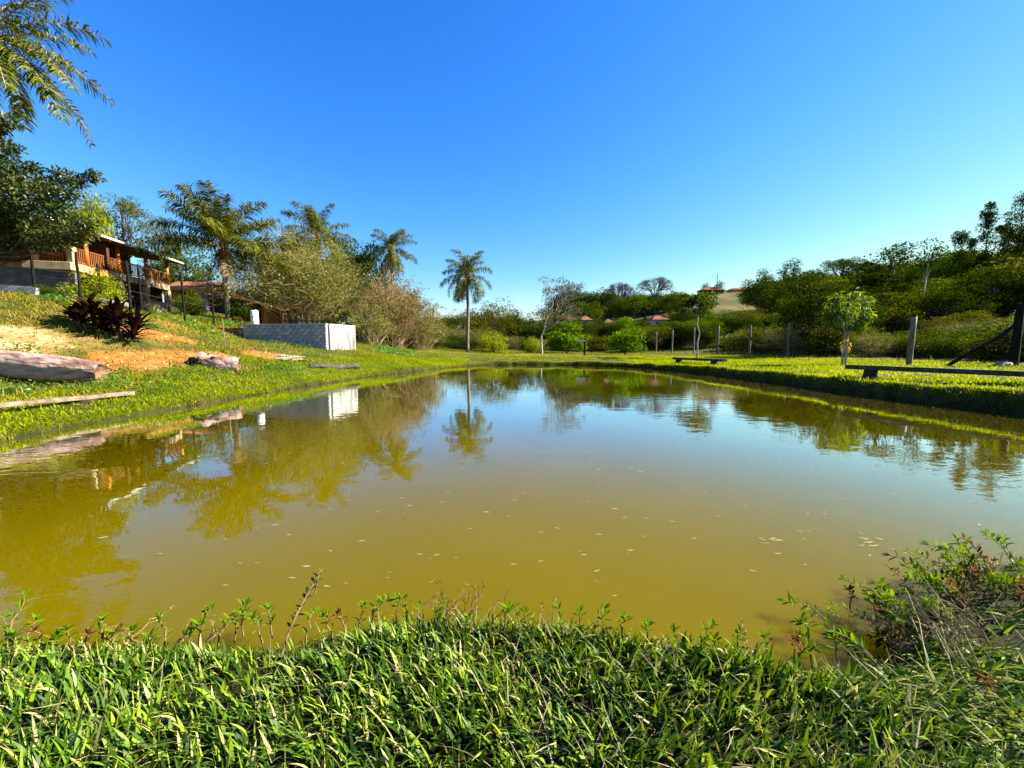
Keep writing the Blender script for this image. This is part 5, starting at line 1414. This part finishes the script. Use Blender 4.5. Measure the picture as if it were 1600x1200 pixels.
# ------------------------------------------------------------------ benches, logs, stones
def beam_bench(name, label, A, B, h, w, th, mat, sup, seed):
    rg = np.random.RandomState(seed)
    A = np.array(A, float); B = np.array(B, float); c = (A + B) / 2
    za, zb = gz(*A), gz(*B); root = empty(name, (c[0], c[1], (za + zb) / 2), label=label, cat='bench')
    L = np.linalg.norm(B - A); R = basis([B[0] - A[0], B[1] - A[1], zb - za])
    # plank with uneven edges, 14 stations
    n = 14; V = []
    for i in range(n):
        s = -L / 2 + L * i / (n - 1); ww = w / 2 * rg.uniform(.9, 1.06); b = .012 * math.sin(i)
        sec = [(-ww, -th / 2), (-ww * 1.03, 0), (-ww * .97, th / 2), (ww * .97, th / 2), (ww * 1.03, 0), (ww, -th / 2)]
        for (y, zz) in sec: V.append([s, y + b, zz + rg.normal(0, .004)])
    V = np.array(V) @ R.T + [0, 0, h]
    Fq = [[i * 6 + j, i * 6 + (j + 1) % 6, (i + 1) * 6 + (j + 1) % 6, (i + 1) * 6 + j] for i in range(n - 1) for j in range(6)]
    mb = MB(); mb.add(V, Fq); mb.f.append(np.array([[5, 4, 3, 2, 1, 0]])); mb.f.append(np.array([[(n - 1) * 6 + j for j in range(6)]])); mb.m += [np.zeros(1, int)] * 2
    obj('seat', mb.mesh('seat', mat), root)
    for s in sup:
        q = (A + B) / 2 + (B - A) / L * s; zq = gz(*q) - (za + zb) / 2; top = h - th / 2 + (zb - za) * s / L
        P = np.array([[q[0] - c[0], q[1] - c[1], zq - .12], [q[0] - c[0], q[1] - c[1], (zq + top) / 2], [q[0] - c[0], q[1] - c[1], top - .002]])
        obj('support', MB().tube(P, [.22, .2, .19], 10, noise=.05, rng=rg).mesh('support', M['log_dark'], True), root)
beam_bench('bench', 'long dark beam bench on log stubs at the right shore', (12.3, 15.0), (14.6, 9.4), .36, .32, .15, M['plank_dark'], (-2.3, 1.6), 550)
beam_bench('bench', 'short dark beam bench on the far right shore', (10.95, 27.6), (11.95, 23.0), .30, .32, .14, M['plank_dark'], (-1.9, 1.5), 551)
beam_bench('bench', 'weathered grey brown plank lying low on the left shore', (-10.3, 11.0), (-11.2, 5.8), .10, .26, .09, M['plank'], (-1.6,), 552)
def log(name, label, A, B, ra, rb, seed, mat='log', sink=.25, knots=3):
    rg = np.random.RandomState(seed)
    A = np.array(A, float); B = np.array(B, float); c = (A + B) / 2
    za, zb = gz(*A), gz(*B); root = empty(name, (c[0], c[1], (za + zb) / 2), label=label, cat='log')
    n = 16; t = np.linspace(0, 1, n)
    P = np.stack([A[0] + (B[0] - A[0]) * t - c[0], A[1] + (B[1] - A[1]) * t - c[1], za + (zb - za) * t - (za + zb) / 2 + (ra + (rb - ra) * t) * (1 - sink)], 1)
    P[:, 2] += .03 * np.sin(t * 9)
    r = (ra + (rb - ra) * t) * (1 + .06 * np.sin(t * 11 + seed)); r[0] *= .9; r[-1] *= .86
    ns = 22; th = np.arange(ns) * 2 * np.pi / ns
    mb = MB()
    T = P[-1] - P[0]; T /= np.linalg.norm(T); R = basis(T)
    prof = 1 + .09 * np.sin(3 * th + seed) + .05 * np.sin(7 * th)
    V = []
    for i in range(n):
        pr = prof + .035 * rg.normal(size=ns)
        V.append(P[i] + (R[:, 1][None] * np.cos(th)[:, None] + R[:, 2][None] * np.sin(th)[:, None]) * (r[i] * pr)[:, None])
    V = np.concatenate(V)
    ii = np.arange(n - 1)[:, None] * ns; jj = np.arange(ns)[None]
    mb.add(V, np.stack([ii + jj, ii + (jj + 1) % ns, ii + ns + (jj + 1) % ns, ii + ns + jj], -1).reshape(-1, 4))
    obj('log_body', mb.mesh('log_body', M[mat], True), root)
    for e, sgn in ((0, -1), (n - 1, 1)):
        mb = MB(); ring = V[e * ns:(e + 1) * ns]; c0 = P[e]
        inner = c0 + (ring - c0) * .72 - T * sgn * .07
        mb.add(np.concatenate([ring, inner, [c0 - T * sgn * .16]]), [[j, (j + 1) % ns, ns + (j + 1) % ns, ns + j] for j in range(ns)])
        mb.f.append(np.array([[ns + j, ns + (j + 1) % ns, 2 * ns] for j in range(ns)])); mb.m.append(np.zeros(ns, int))
        obj('cut_end', mb.mesh('cut_end', M['log_dark'] if sgn < 0 else M['twig_dark']), root)
    for k in range(knots):
        a = rg.uniform(.2, 1.2); s = rg.uniform(.15, .9); i = int(s * (n - 1))
        d = -R[:, 1] * math.cos(a) + R[:, 2] * math.sin(a)
        if d[1] > 0: d = -R[:, 1] * -math.cos(a) + R[:, 2] * math.sin(a)
        mb = MB(); mb.tube([P[i] + d * r[i] * .8, P[i] + d * r[i] * 1.08, P[i] + d * r[i] * 1.16], [r[i] * .26, r[i] * .2, r[i] * .1], 8, noise=.1, rng=rg); obj('knot', mb.mesh('knot', M['log_dark']), root)
log('fallen_log', 'large pale weathered log at the left edge of the slope', (-15.8, 10.9), (-11.95, 11.9), .38, .35, 560, knots=0)
log('fallen_log', 'short dark ended log stump in the grass below the stake', (-11.75, 15.3), (-10.5, 15.75), .25, .29, 561, 'log', knots=2)
log('fallen_log', 'thin grey log lying on the shore below the block tank', (-9.45, 19.1), (-8.05, 21.5), .10, .13, 562, 'plank_dark', .1, knots=0)
def rock_mesh(seed, flat=.5):
    rg = np.random.RandomState(seed)
    n, m = 12, 8; V = []
    for i in range(m):
        ph = math.pi * (i + .5) / m - math.pi / 2
        for j in range(n):
            th = 2 * math.pi * j / n
            d = np.array([math.cos(ph) * math.cos(th), math.cos(ph) * math.sin(th), math.sin(ph)])
            rr = 1 + .18 * math.sin(3 * th + seed) * math.cos(ph) + .12 * rg.normal()
            V.append(d * rr * [1, 1, flat])
    Fq = [[i * n + j, i * n + (j + 1) % n, (i + 1) * n + (j + 1) % n, (i + 1) * n + j] for i in range(m - 1) for j in range(n)]
    mb = MB(); mb.add(V, Fq); mb.f.append(np.array([[(m - 1) * n + j for j in range(n)]])); mb.f.append(np.array([list(range(n))[::-1]])); mb.m += [np.zeros(1, int)] * 2
    return mb.mesh('rock', M['rock'], False)
stump = [o for o in bpy.data.objects if o.get('label', '').startswith('short dark ended log')][0]
rm = rock_mesh(595, .8); rm.materials.clear(); rm.materials.append(M['log_dark'])
for (x, y, z, q) in ((-.72, -.22, .16, .24), (-.5, -.34, .26, .17), (-.82, -.05, .08, .22), (-.55, -.3, .08, .2), (-.95, -.2, .02, .15)):
    obj('root_knot', rm, stump, (x, y, z), (x * 3, y * 5, z * 9), (q * 1.1, q, q))
for i, (x, y, s, lb) in enumerate(((-10.9, 19.3, .42, 'pale flat stone, nearest of the stones on the bare patch below the tank'), (-10.5, 19.9, .36, 'pale flat stone at the right of the bare patch below the tank'), (-11.3, 19.9, .34, 'pale flat stone at the left of the bare patch below the tank'), (-10.95, 20.4, .40, 'pale flat stone at the back of the bare patch below the tank'))):
    o = obj('flat_stone', rock_mesh(570 + i, .28), None, (x, y, gz(x, y) + .02), (0, 0, i * 1.3), (s * 1.5, s, s * .6)); tag(o, lb, 'stone', 'stones on the bare patch below the tank')
o = obj('white_stone', rock_mesh(590, .6), None, (23.9, 19.9, gz(23.9, 19.9) + .05), (0, 0, 1), (.38, .28, .3)); tag(o, 'white stone in the grass at the foot of the thick right post', 'stone')

# ------------------------------------------------------------------ shrubs by the house
tree_px(PR['bush_yellow'], 150, 427, 64, 22.4, 'yellow green shrub in front of the house terrace behind the black posts', name='shrub', cat='shrub')
tree_px(PR['bush_yellow'], 297, 460, 42, 36, 'yellow green shrub in front of the small ochre house', name='shrub', cat='shrub')
tree_px(PR['bush_mid'], 62, 446, 36, 19.6, 'soft green shrub behind the lower kerb at the left', name='shrub', cat='shrub')
def strap_plant(name, label, loc, heads, nleaf, L, w, mat, seed, cat):
    rg = np.random.RandomState(seed); root = empty(name, loc, label=label, cat=cat)
    ms = []
    for k in range(7):
        n = 6; t = np.linspace(0, 1, n); el = .1 + 1.25 * k / 6; ang = el - rg.uniform(.3, 1.0) * t ** 1.4
        X = np.concatenate([[0], np.cumsum(np.cos(ang) / (n - 1))[:-1]]); Z = np.concatenate([[0], np.cumsum(np.sin(ang) / (n - 1))[:-1]])
        ww = w / L * np.sin(np.pi * np.clip(t * .86 + .1, 0, 1)) ** .7 * .5
        V = []
        for i in range(n): V += [[X[i], -ww[i], Z[i] + ww[i] * .35], [X[i], 0, Z[i]], [X[i], ww[i], Z[i] + ww[i] * .35]]
        Fq = [[i * 3 + j, i * 3 + j + 1, i * 3 + j + 4, i * 3 + j + 3] for i in range(n - 1) for j in (0, 1)]
        ms.append(MB().add(V, Fq).mesh('leaf', mat))
    for (hx, hy, hz) in heads:
        mb = MB(); z0 = gz(loc[0] + hx, loc[1] + hy) - loc[2]
        mb.tube([[hx * .8, hy * .8, z0 - .15], [hx, hy, z0 + hz]], [.04, .03], 6); obj('stem', mb.mesh('stem', M['stem']), root)
        for i in range(nleaf):
            k = i % 7; obj('leaf', ms[k], root, (hx, hy, z0 + hz * rg.uniform(.55, 1.05)), (0, 0, i * 2.4 + rg.normal(0, .3)), (L * rg.uniform(.8, 1.15),) * 3)
x, y = -15.6, 16.0
strap_plant('red_leaf_shrub', 'dark red black strap leaved plant on the left slope below the posts', (x, y, gz(x, y)), [(-.9, .2, .8), (-.45, -.1, .65), (.1, .35, .9), (.5, -.2, .6), (.95, .1, .5), (.3, -.45, .35), (-.55, -.45, .4), (.75, .4, .7), (-.2, .3, .9), (1.15, -.3, .3), (-1.0, -.3, .4), (.0, -.2, .5)], 26, .72, .15, M['leaf_cordyline'], 600, 'plant')
x, y = at(372, 495, 29.8)[:2]
strap_plant('spiky_plant', 'dark green spiky plant left of the white drum', (x, y, gz(x, y)), [(-.5, 0, .6), (.1, .3, .9), (.6, -.1, .6), (-.2, -.3, .4)], 22, .85, .10, M['leaf_dark'], 601, 'plant')
x, y = at(250, 492, 23.5)[:2]
strap_plant('spiky_plant', 'light green tuft of strap leaves below the right pillar of the house', (x, y, gz(x, y)), [(-.3, 0, .15), (.2, .2, .15)], 20, .6, .06, M['leaf_lime'], 602, 'plant')

# ------------------------------------------------------------------ far houses
def hip_house(px, py, wpx, D, wall, roofm, label, hw=2.2, rise=1.0, depth=5, rz=0.0, nw=2, group=None):
    p = at(px, py, D); w = wpx / F * D; z0 = p[2] - rise - hw
    root = empty('house', (p[0], D, z0), rz, label=label, cat='house', group=group)
    obj('wall', MB().box((0, 0, hw / 2 - 1), (w, depth, hw + 2)).mesh('wall', wall), root)
    a, b = w / 2 + .6, depth / 2 + .6; rl = max(.3, a - b * .75) if a > b else .3
    V = [(-a, -b, hw), (a, -b, hw), (a, b, hw), (-a, b, hw), (-rl, 0, hw + rise), (rl, 0, hw + rise)]
    mb = MB(); mb.add(V, [[0, 1, 5, 4], [2, 3, 4, 5]]); mb.f.append(np.array([[1, 2, 5], [3, 0, 4]])); mb.f.append(np.array([[3, 2, 1, 0]])); mb.m += [np.zeros(2, int), np.zeros(1, int)]
    rf = obj('roof', mb.mesh('roof', roofm), root)
    mb = MB(); mb.tube([[-rl, 0, hw + rise + .02], [rl, 0, hw + rise + .02]], .12, 6); obj('ridge', mb.mesh('ridge', roofm), rf)
    for k in range(nw):
        x = (k + .5) / nw * w - w / 2
        f = obj('window', MB().box((x, -depth / 2 - .02, hw * .55), (min(1.0, w / nw * .5), .1, 1.1)).mesh('window', M['white']), root)
        obj('pane', MB().box((x, -depth / 2 - .072, hw * .55), (min(.8, w / nw * .38), .012, .9)).mesh('pane', M['glass_dark']), f)
hip_house(888, 493, 17, 92, M['cream'], M['roof_tile'], 'orange roofed cottage, leftmost on the far hillside')
hip_house(914, 494, 11, 96, M['teal'], M['roof_tile'], 'small teal walled cottage with orange roof on the far hillside')
hip_house(950, 499, 15, 88, M['cream'], M['roof_tile'], 'orange roofed cottage between the teal cottage and the white one')
hip_house(1026, 493, 19, 88, M['white'], M['roof_red'], 'white walled cottage with red roof under the umbrella tree')
hip_house(1110, 449, 30, 205, M['wall_brown_and_shade'], M['roof_red'], 'farmhouse with long red roof on the ridge', 2.8, 1.6, 7, nw=3)
hip_house(1160, 450, 40, 212, M['ochre'], M['roof_tile'], 'long low orange farm building on the ridge right of the red roof', 2.2, 1.0, 5, nw=5)
q = at(1121, 429, 214); z = gz(q[0], 214)
ms_ = empty('radio_mast', (q[0], 214, z), label='thin lattice mast on the ridge beside the red roofed farmhouse', cat='mast')
H_ = q[2] - z; mb = MB()
for a in (0, 2.1, 4.2): mb.tube([[.35 * math.cos(a), .35 * math.sin(a), 0], [.12 * math.cos(a), .12 * math.sin(a), H_]], .06, 4)
obj('mast_legs', mb.mesh('mast_legs', M['iron']), ms_)
mb = MB()
for k in range(8):
    z0 = H_ * k / 8; r0 = .35 - .23 * k / 8
    for a in (0, 2.1, 4.2): mb.tube([[r0 * math.cos(a), r0 * math.sin(a), z0], [r0 * math.cos(a + 2.1), r0 * math.sin(a + 2.1), z0 + H_ / 8]], .04, 3)
obj('mast_bracing', mb.mesh('mast_bracing', M['iron']), ms_)
tree_px(PR['bush_dark'], 1125, 441, 14, 204, 'round dark tree at the end of the long red roof')
tree_px(PR['bush_dark'], 1103, 444, 14, 216, 'small flat tree left of the mast on the ridge')

# ------------------------------------------------------------------ weeds on the near bank
leafU = {}
for key in ('weed', 'weed_dark', 'weed_red', 'leaf_straw'):
    ms = []
    for k in range(3):
        r = np.random.RandomState(700 + k); c = r.uniform(.05, .22)
        V = [(0, 0, 0), (.25, .13, .05), (.25, -.13, .05), (.28, 0, 0), (.62, .15, .05 - c * .3), (.62, -.15, .05 - c * .3), (.64, 0, -c * .4), (1, 0, -c)]
        ms.append(MB().add(V, [[0, 3, 1, 1], [0, 2, 3, 3]]).mesh('x', M[key]) if False else None)
        mb = MB(); mb.add(V, [[3, 6, 4, 1], [2, 5, 6, 3]]); mb.f.append(np.array([[0, 3, 1], [0, 2, 3], [6, 7, 4], [5, 7, 6]])); mb.m.append(np.zeros(4, int)); ms[-1] = mb.mesh('leaf', M[key])
    leafU[key] = ms
def weed(label, base, tip, seed, mat='weed', n=14, ls=.05, stem='stem', bow=.04, whorl=2, group=None, name='weed', tuft=5, r=.0035):
    rg = np.random.RandomState(seed); base = np.array(base, float); tip = np.array(tip, float)
    root = empty(name, tuple(base), label=label, cat='weed', group=group)
    d = tip - base; q = bez(np.zeros(3), d, bow, 7, rg, .006)
    q[0, 2] -= .03
    obj('stem', MB().tube(q, np.linspace(r * 1.4, r * .6, 7), 5).mesh('stem', M[stem]), root)
    T = d / np.linalg.norm(d); R = basis(T, (0, 0, 1) if abs(T[2]) < .95 else (1, 0, 0))
    for i in range(n + tuft):
        s = .22 + .78 * (i // whorl * whorl) / n if i < n else 1.0
        s = min(s, 1.0)
        p = np.array([np.interp(s, np.linspace(0, 1, 7), q[:, j]) for j in range(3)])
        a = (i % whorl) * 2 * math.pi / whorl + (i // whorl) * 1.57 + rg.normal(0, .3) if i < n else rg.uniform(0, 6.28)
        e = rg.uniform(.25, .8) if i < n else rg.uniform(.5, 1.2)
        dv = (R[:, 1] * math.cos(a) + R[:, 2] * math.sin(a)) * math.cos(e) + T * math.sin(e)
        B_ = basis(dv, (0.01, 0, 1))
        o = obj('leaf', leafU[mat][rg.randint(3)], root, tuple(p)); o.rotation_euler = Matrix(B_.tolist()).to_euler()
        s_ = ls * rg.uniform(.65, 1.2) * (1 if i < n else .8); o.scale = (s_, s_ * rg.uniform(.8, 1.1), s_)
    return root
def wp(px, py, z=.1):
    """point at height z on the sight line of photo pixel px, py"""
    q = at(px, py, 1.0); k = (z - EYE) / (q[2] - EYE); return np.array([q[0] * k, k, z])
def dry_twigs(label, base, n, h, sp, seed, mat='twig_dark', name='dry_weed', r=.0032):
    rg = np.random.RandomState(seed); base = np.array(base, float); root = empty(name, tuple(base), label=label, cat='dry weed')
    for i in range(n):
        a = rg.uniform(0, 6.28); d = np.array([math.cos(a) * sp * rg.rand(), math.sin(a) * sp * rg.rand() * .6, h * rg.uniform(.55, 1.05)])
        b0 = np.array([rg.normal(0, .04), rg.normal(0, .03), -.03]); mb = MB()
        q = bez(b0, d, rg.normal(0, .03), 7, rg, .008); mb.tube(q, np.linspace(r, r * .35, 7), 4)
        for j in range(6):
            s = q[rg.randint(2, 7)]; dd = rand_dir(rg, 1)[0]; dd[2] = abs(dd[2]) + .2; L = h * rg.uniform(.12, .38)
            q2 = bez(s, s + dd * L, .01, 4, rg, .006); mb.tube(q2, np.linspace(r * .6, r * .25, 4), 3)
        obj('twig', mb.mesh('twig', M[mat]), root)
weed('tall green weed at the left edge of the near bank', wp(0, 1040, .12), wp(38, 930, .30), 801, n=16, ls=.055, tuft=6)
weed('green weed low at the left edge of the near bank', wp(12, 1030, .12), wp(8, 960, .26), 802, n=10, ls=.05)
weed('tall dark weed leaning right, left of the centre of the near bank', wp(440, 1015, .10), wp(500, 897, .34), 803, 'weed_dark', n=26, ls=.045, tuft=0, r=.005)
weed('pale green tip on the tall dark weed', wp(492, 920, .29), wp(506, 893, .36), 833, 'weed', n=4, ls=.035, tuft=5)
weed('fresh green weed right of the tall dark weed', wp(478, 1005, .12), wp(490, 955, .22), 804, n=6, ls=.06)
weed('pale green rosette topped weed on the near bank', wp(592, 985, .12), wp(592, 940, .22), 805, n=10, ls=.04, tuft=8)
weed('short green weed left of the dry twigs', wp(655, 985, .12), wp(655, 944, .21), 806, n=10, ls=.04, tuft=7)
weed('weed with brown heads right of the dry twigs', wp(768, 985, .12), wp(778, 940, .22), 807, 'weed_red', n=8, ls=.025, tuft=5)
weed('brown seed head, left one right of centre on the near bank', wp(852, 995, .12), wp(846, 945, .22), 808, 'weed_red', n=6, ls=.022, tuft=5)
weed('brown seed head, tall one right of centre on the near bank', wp(862, 995, .12), wp(866, 932, .25), 809, 'weed_red', n=10, ls=.02, tuft=5)
weed('green weed beside the brown seed heads', wp(812, 990, .12), wp(806, 946, .22), 810, n=10, ls=.04)
weed('small green weed near the right of the near bank', wp(1310, 1030, .1), wp(1300, 1000, .18), 811, n=6, ls=.05)
dry_twigs('bare brown dry weed standing in the middle of the near bank', wp(705, 975, .10), 7, .22, .2, 812)
dry_twigs('bare brown dry weed leaning right beside the middle one', wp(725, 980, .10), 4, .26, .28, 813)
dry_twigs('thin dry twigs trailing in the water at the left', wp(200, 1000, .05), 4, .10, .35, 814, 'twig')
dry_twigs('thin dry twigs in the water left of the tall dark weed', wp(330, 998, .05), 4, .10, .25, 815, 'twig')
dry_twigs('curling dry twig at the water edge right of centre', wp(1180, 1015, .06), 3, .08, .25, 816, 'twig')
rg = np.random.RandomState(820)
lowl = sorted([(75, 1012), (110, 1005), (150, 1010), (175, 1015), (205, 1018), (95, 1025), (135, 1022), (60, 1022), (290, 1005), (310, 995), (365, 985), (380, 975), (1120, 1020), (1240, 1025), (560, 975), (700, 975), (740, 985), (905, 985), (940, 990), (1060, 1005), (25, 1015), (45, 1005), (160, 1000), (230, 1010), (255, 1004), (275, 1012), (340, 990), (410, 985), (425, 978), (520, 985), (540, 978), (575, 968), (618, 965), (635, 962), (680, 968), (785, 975), (825, 975), (880, 980), (925, 985), (970, 995), (1010, 1000), (1090, 1010), (1150, 1015), (1200, 1020), (1270, 1025)])
for i, (x, y) in enumerate(lowl):
    b = wp(x, y + 12, .09); t = b + [rg.normal(0, .05), rg.normal(.02, .03), rg.uniform(.09, .15)]
    k = 'weed_red' if i in (3, 6, 7, 22) else 'weed'
    weed(('low red stemmed weed, %s from the left' if k == 'weed_red' else 'low round leaved green weed, %s from the left') % ordinal(i + 1) + ' on the near bank', b, t, 830 + i, k, n=8, ls=.058, group='low weeds along the near bank', tuft=6)
# tangle of weeds over the water at the right
for i in range(64):
    u_ = rg.rand(); x = 1.75 + 1.9 * u_ + rg.normal(0, .08); y = 2.0 + .75 * u_ + rg.normal(0, .16)
    z = max(.02, gz(x, y)); h = rg.uniform(.07, .22)
    t = np.array([x + rg.normal(-.1, .09), y + rg.normal(.06, .08), z + h])
    k = rg.choice(['weed', 'weed', 'weed', 'weed_dark', 'weed_red'])
    weed({'weed': 'green leafed weed in the tangle over the water at right', 'weed_dark': 'dark leafed weed in the tangle over the water at right', 'weed_red': 'reddish weed in the tangle over the water at right'}[k],
         (x, y, z), t, 860 + i, k, n=16, ls=rg.uniform(.045, .075), group='weeds in the tangle at right', tuft=5, stem='twig_dark')
for i, (px, py, tx, ty) in enumerate(((1395, 1000, 1300, 945), (1400, 960, 1318, 905), (1440, 960, 1392, 890), (1500, 950, 1520, 875), (1545, 950, 1552, 878), (1600, 940, 1592, 892))):
    weed(('weed reaching furthest left over the water from the right tangle', 'weed arching over the water above the furthest one', 'weed with a brown tuft on top of the right tangle', 'dark twiggy weed standing tall in the right tangle', 'reddish twiggy weed at the top of the right tangle', 'bright green weed at the right edge above the tangle')[i],
         wp(px, py, .08), wp(tx, ty, .16 + .05 * (i > 1) + .1 * (i > 2)), 920 + i, ('weed', 'weed', 'weed_red', 'weed_dark', 'weed_red', 'weed')[i], n=14, ls=.05, tuft=7, stem='twig_dark')
dry_twigs('dark dead stems at the foot of the right tangle', wp(1400, 1010, .06), 16, .2, .3, 930, 'twig_dark')
# bleached straw lying over the tangle
sb = empty('straw_bundle', tuple(wp(1440, 985, .15)), label='bleached straw stalks bent over the right tangle', cat='straw')
for i in range(34):
    a = wp(1420 + rg.normal(0, 26), 935 + rg.normal(0, 16), .26 + rg.normal(0, .03)); b = wp(1525 + rg.normal(0, 35), 1035 + rg.normal(0, 22), .16 + rg.normal(0, .02))
    q = bez(a, b, rg.uniform(.02, .09), 6, rg, .008) - np.array(sb.location)
    obj('stalk', MB().tube(q, np.linspace(.0022, .0032, 6), 4).mesh('stalk', M['leaf_straw']), sb)
# twig standing in the water at right
tw = MB().tube([wp(1470, 905, -.03), wp(1495, 892, .02), wp(1526, 868, .06), wp(1532, 867, .062)], [.006, .007, .014, .004], 6).mesh('sunken_twig', M['log_dark'])
tag(obj('sunken_twig', tw), 'dark twig poking out of the water behind the right tangle', 'twig')

# ------------------------------------------------------------------ floating leaves on the pond
fl = []
for k in range(4):
    r = np.random.RandomState(940 + k)
    n = 7; t = np.linspace(0, 1, n); c = r.normal(0, .25)
    yy = c * (t - .5) ** 2; w = .10 * np.sin(np.pi * np.clip(t, .04, .96)) ** .8 * r.uniform(.7, 1.3)
    V = []
    for i in range(n): V += [[t[i] - .5, yy[i] - w[i], .02 * abs(math.sin(i))], [t[i] - .5, yy[i], .05], [t[i] - .5, yy[i] + w[i], .02 + .03 * abs(math.cos(i))]]
    fl.append(MB().add(V, [[i * 3 + j, i * 3 + j + 3, i * 3 + j + 4, i * 3 + j + 1] for i in range(n - 1) for j in (0, 1)]).mesh('floating_leaf', M['leaf_straw']))
def float_leaf(px, py, s, a, label, group):
    p = wp(px, py, .003); o = obj('floating_leaf', fl[rg.randint(4)], None, tuple(p), (0, 0, a), (s, s * rg.uniform(.7, 1.2), s)); tag(o, label, 'leaf', group)
seen = [(628, 778), (545, 768), (795, 806), (625, 828), (735, 826), (510, 916), (540, 911), (456, 903), (322, 955), (375, 880), (478, 885), (655, 866), (682, 867), (912, 867), (932, 892), (960, 931), (1175, 892), (905, 861), (1085, 841), (938, 835), (985, 860), (1215, 865), (1255, 842), (1250, 830), (1262, 803), (1170, 785), (1200, 788), (1290, 798), (1395, 858), (1480, 868), (1490, 863), (1345, 833), (1530, 820), (1440, 802), (1320, 780), (1062, 783), (1100, 770), (960, 795), (918, 784), (1000, 737), (985, 731), (700, 770), (640, 790), (590, 800), (565, 845), (605, 903), (250, 865), (160, 840), (430, 820), (1120, 806), (1050, 815), (1010, 810), (870, 825), (845, 832), (760, 800), (820, 770)]
for (x, y) in seen:
    float_leaf(x, y, .055 * rg.uniform(.7, 1.25) * (1 + (900 - y) / 700), rg.uniform(-.5, .5), 'small straw coloured leaf floating on the open pond', 'leaves floating on the pond')
for i in range(50):
    x = rg.uniform(330, 1560); y = 715 + 200 * rg.rand() ** 1.3
    float_leaf(x, y, .04 * rg.uniform(.6, 1.2) * (1 + (900 - y) / 500), rg.uniform(-.6, .6), 'small straw coloured leaf floating on the open pond', 'leaves floating on the pond')
for i in range(9):
    float_leaf(1190 + rg.uniform(-8, 30), 843 + rg.uniform(-3, 8), .06, rg.uniform(-.5, .2), 'straw coloured leaf in the left floating cluster near the right bank', 'left cluster of floating leaves')
for i in range(11):
    float_leaf(1362 + rg.uniform(-18, 18), 847 + rg.uniform(-7, 7), .065, rg.uniform(-.4, .4), 'straw coloured leaf in the right floating cluster near the right bank', 'right cluster of floating leaves')
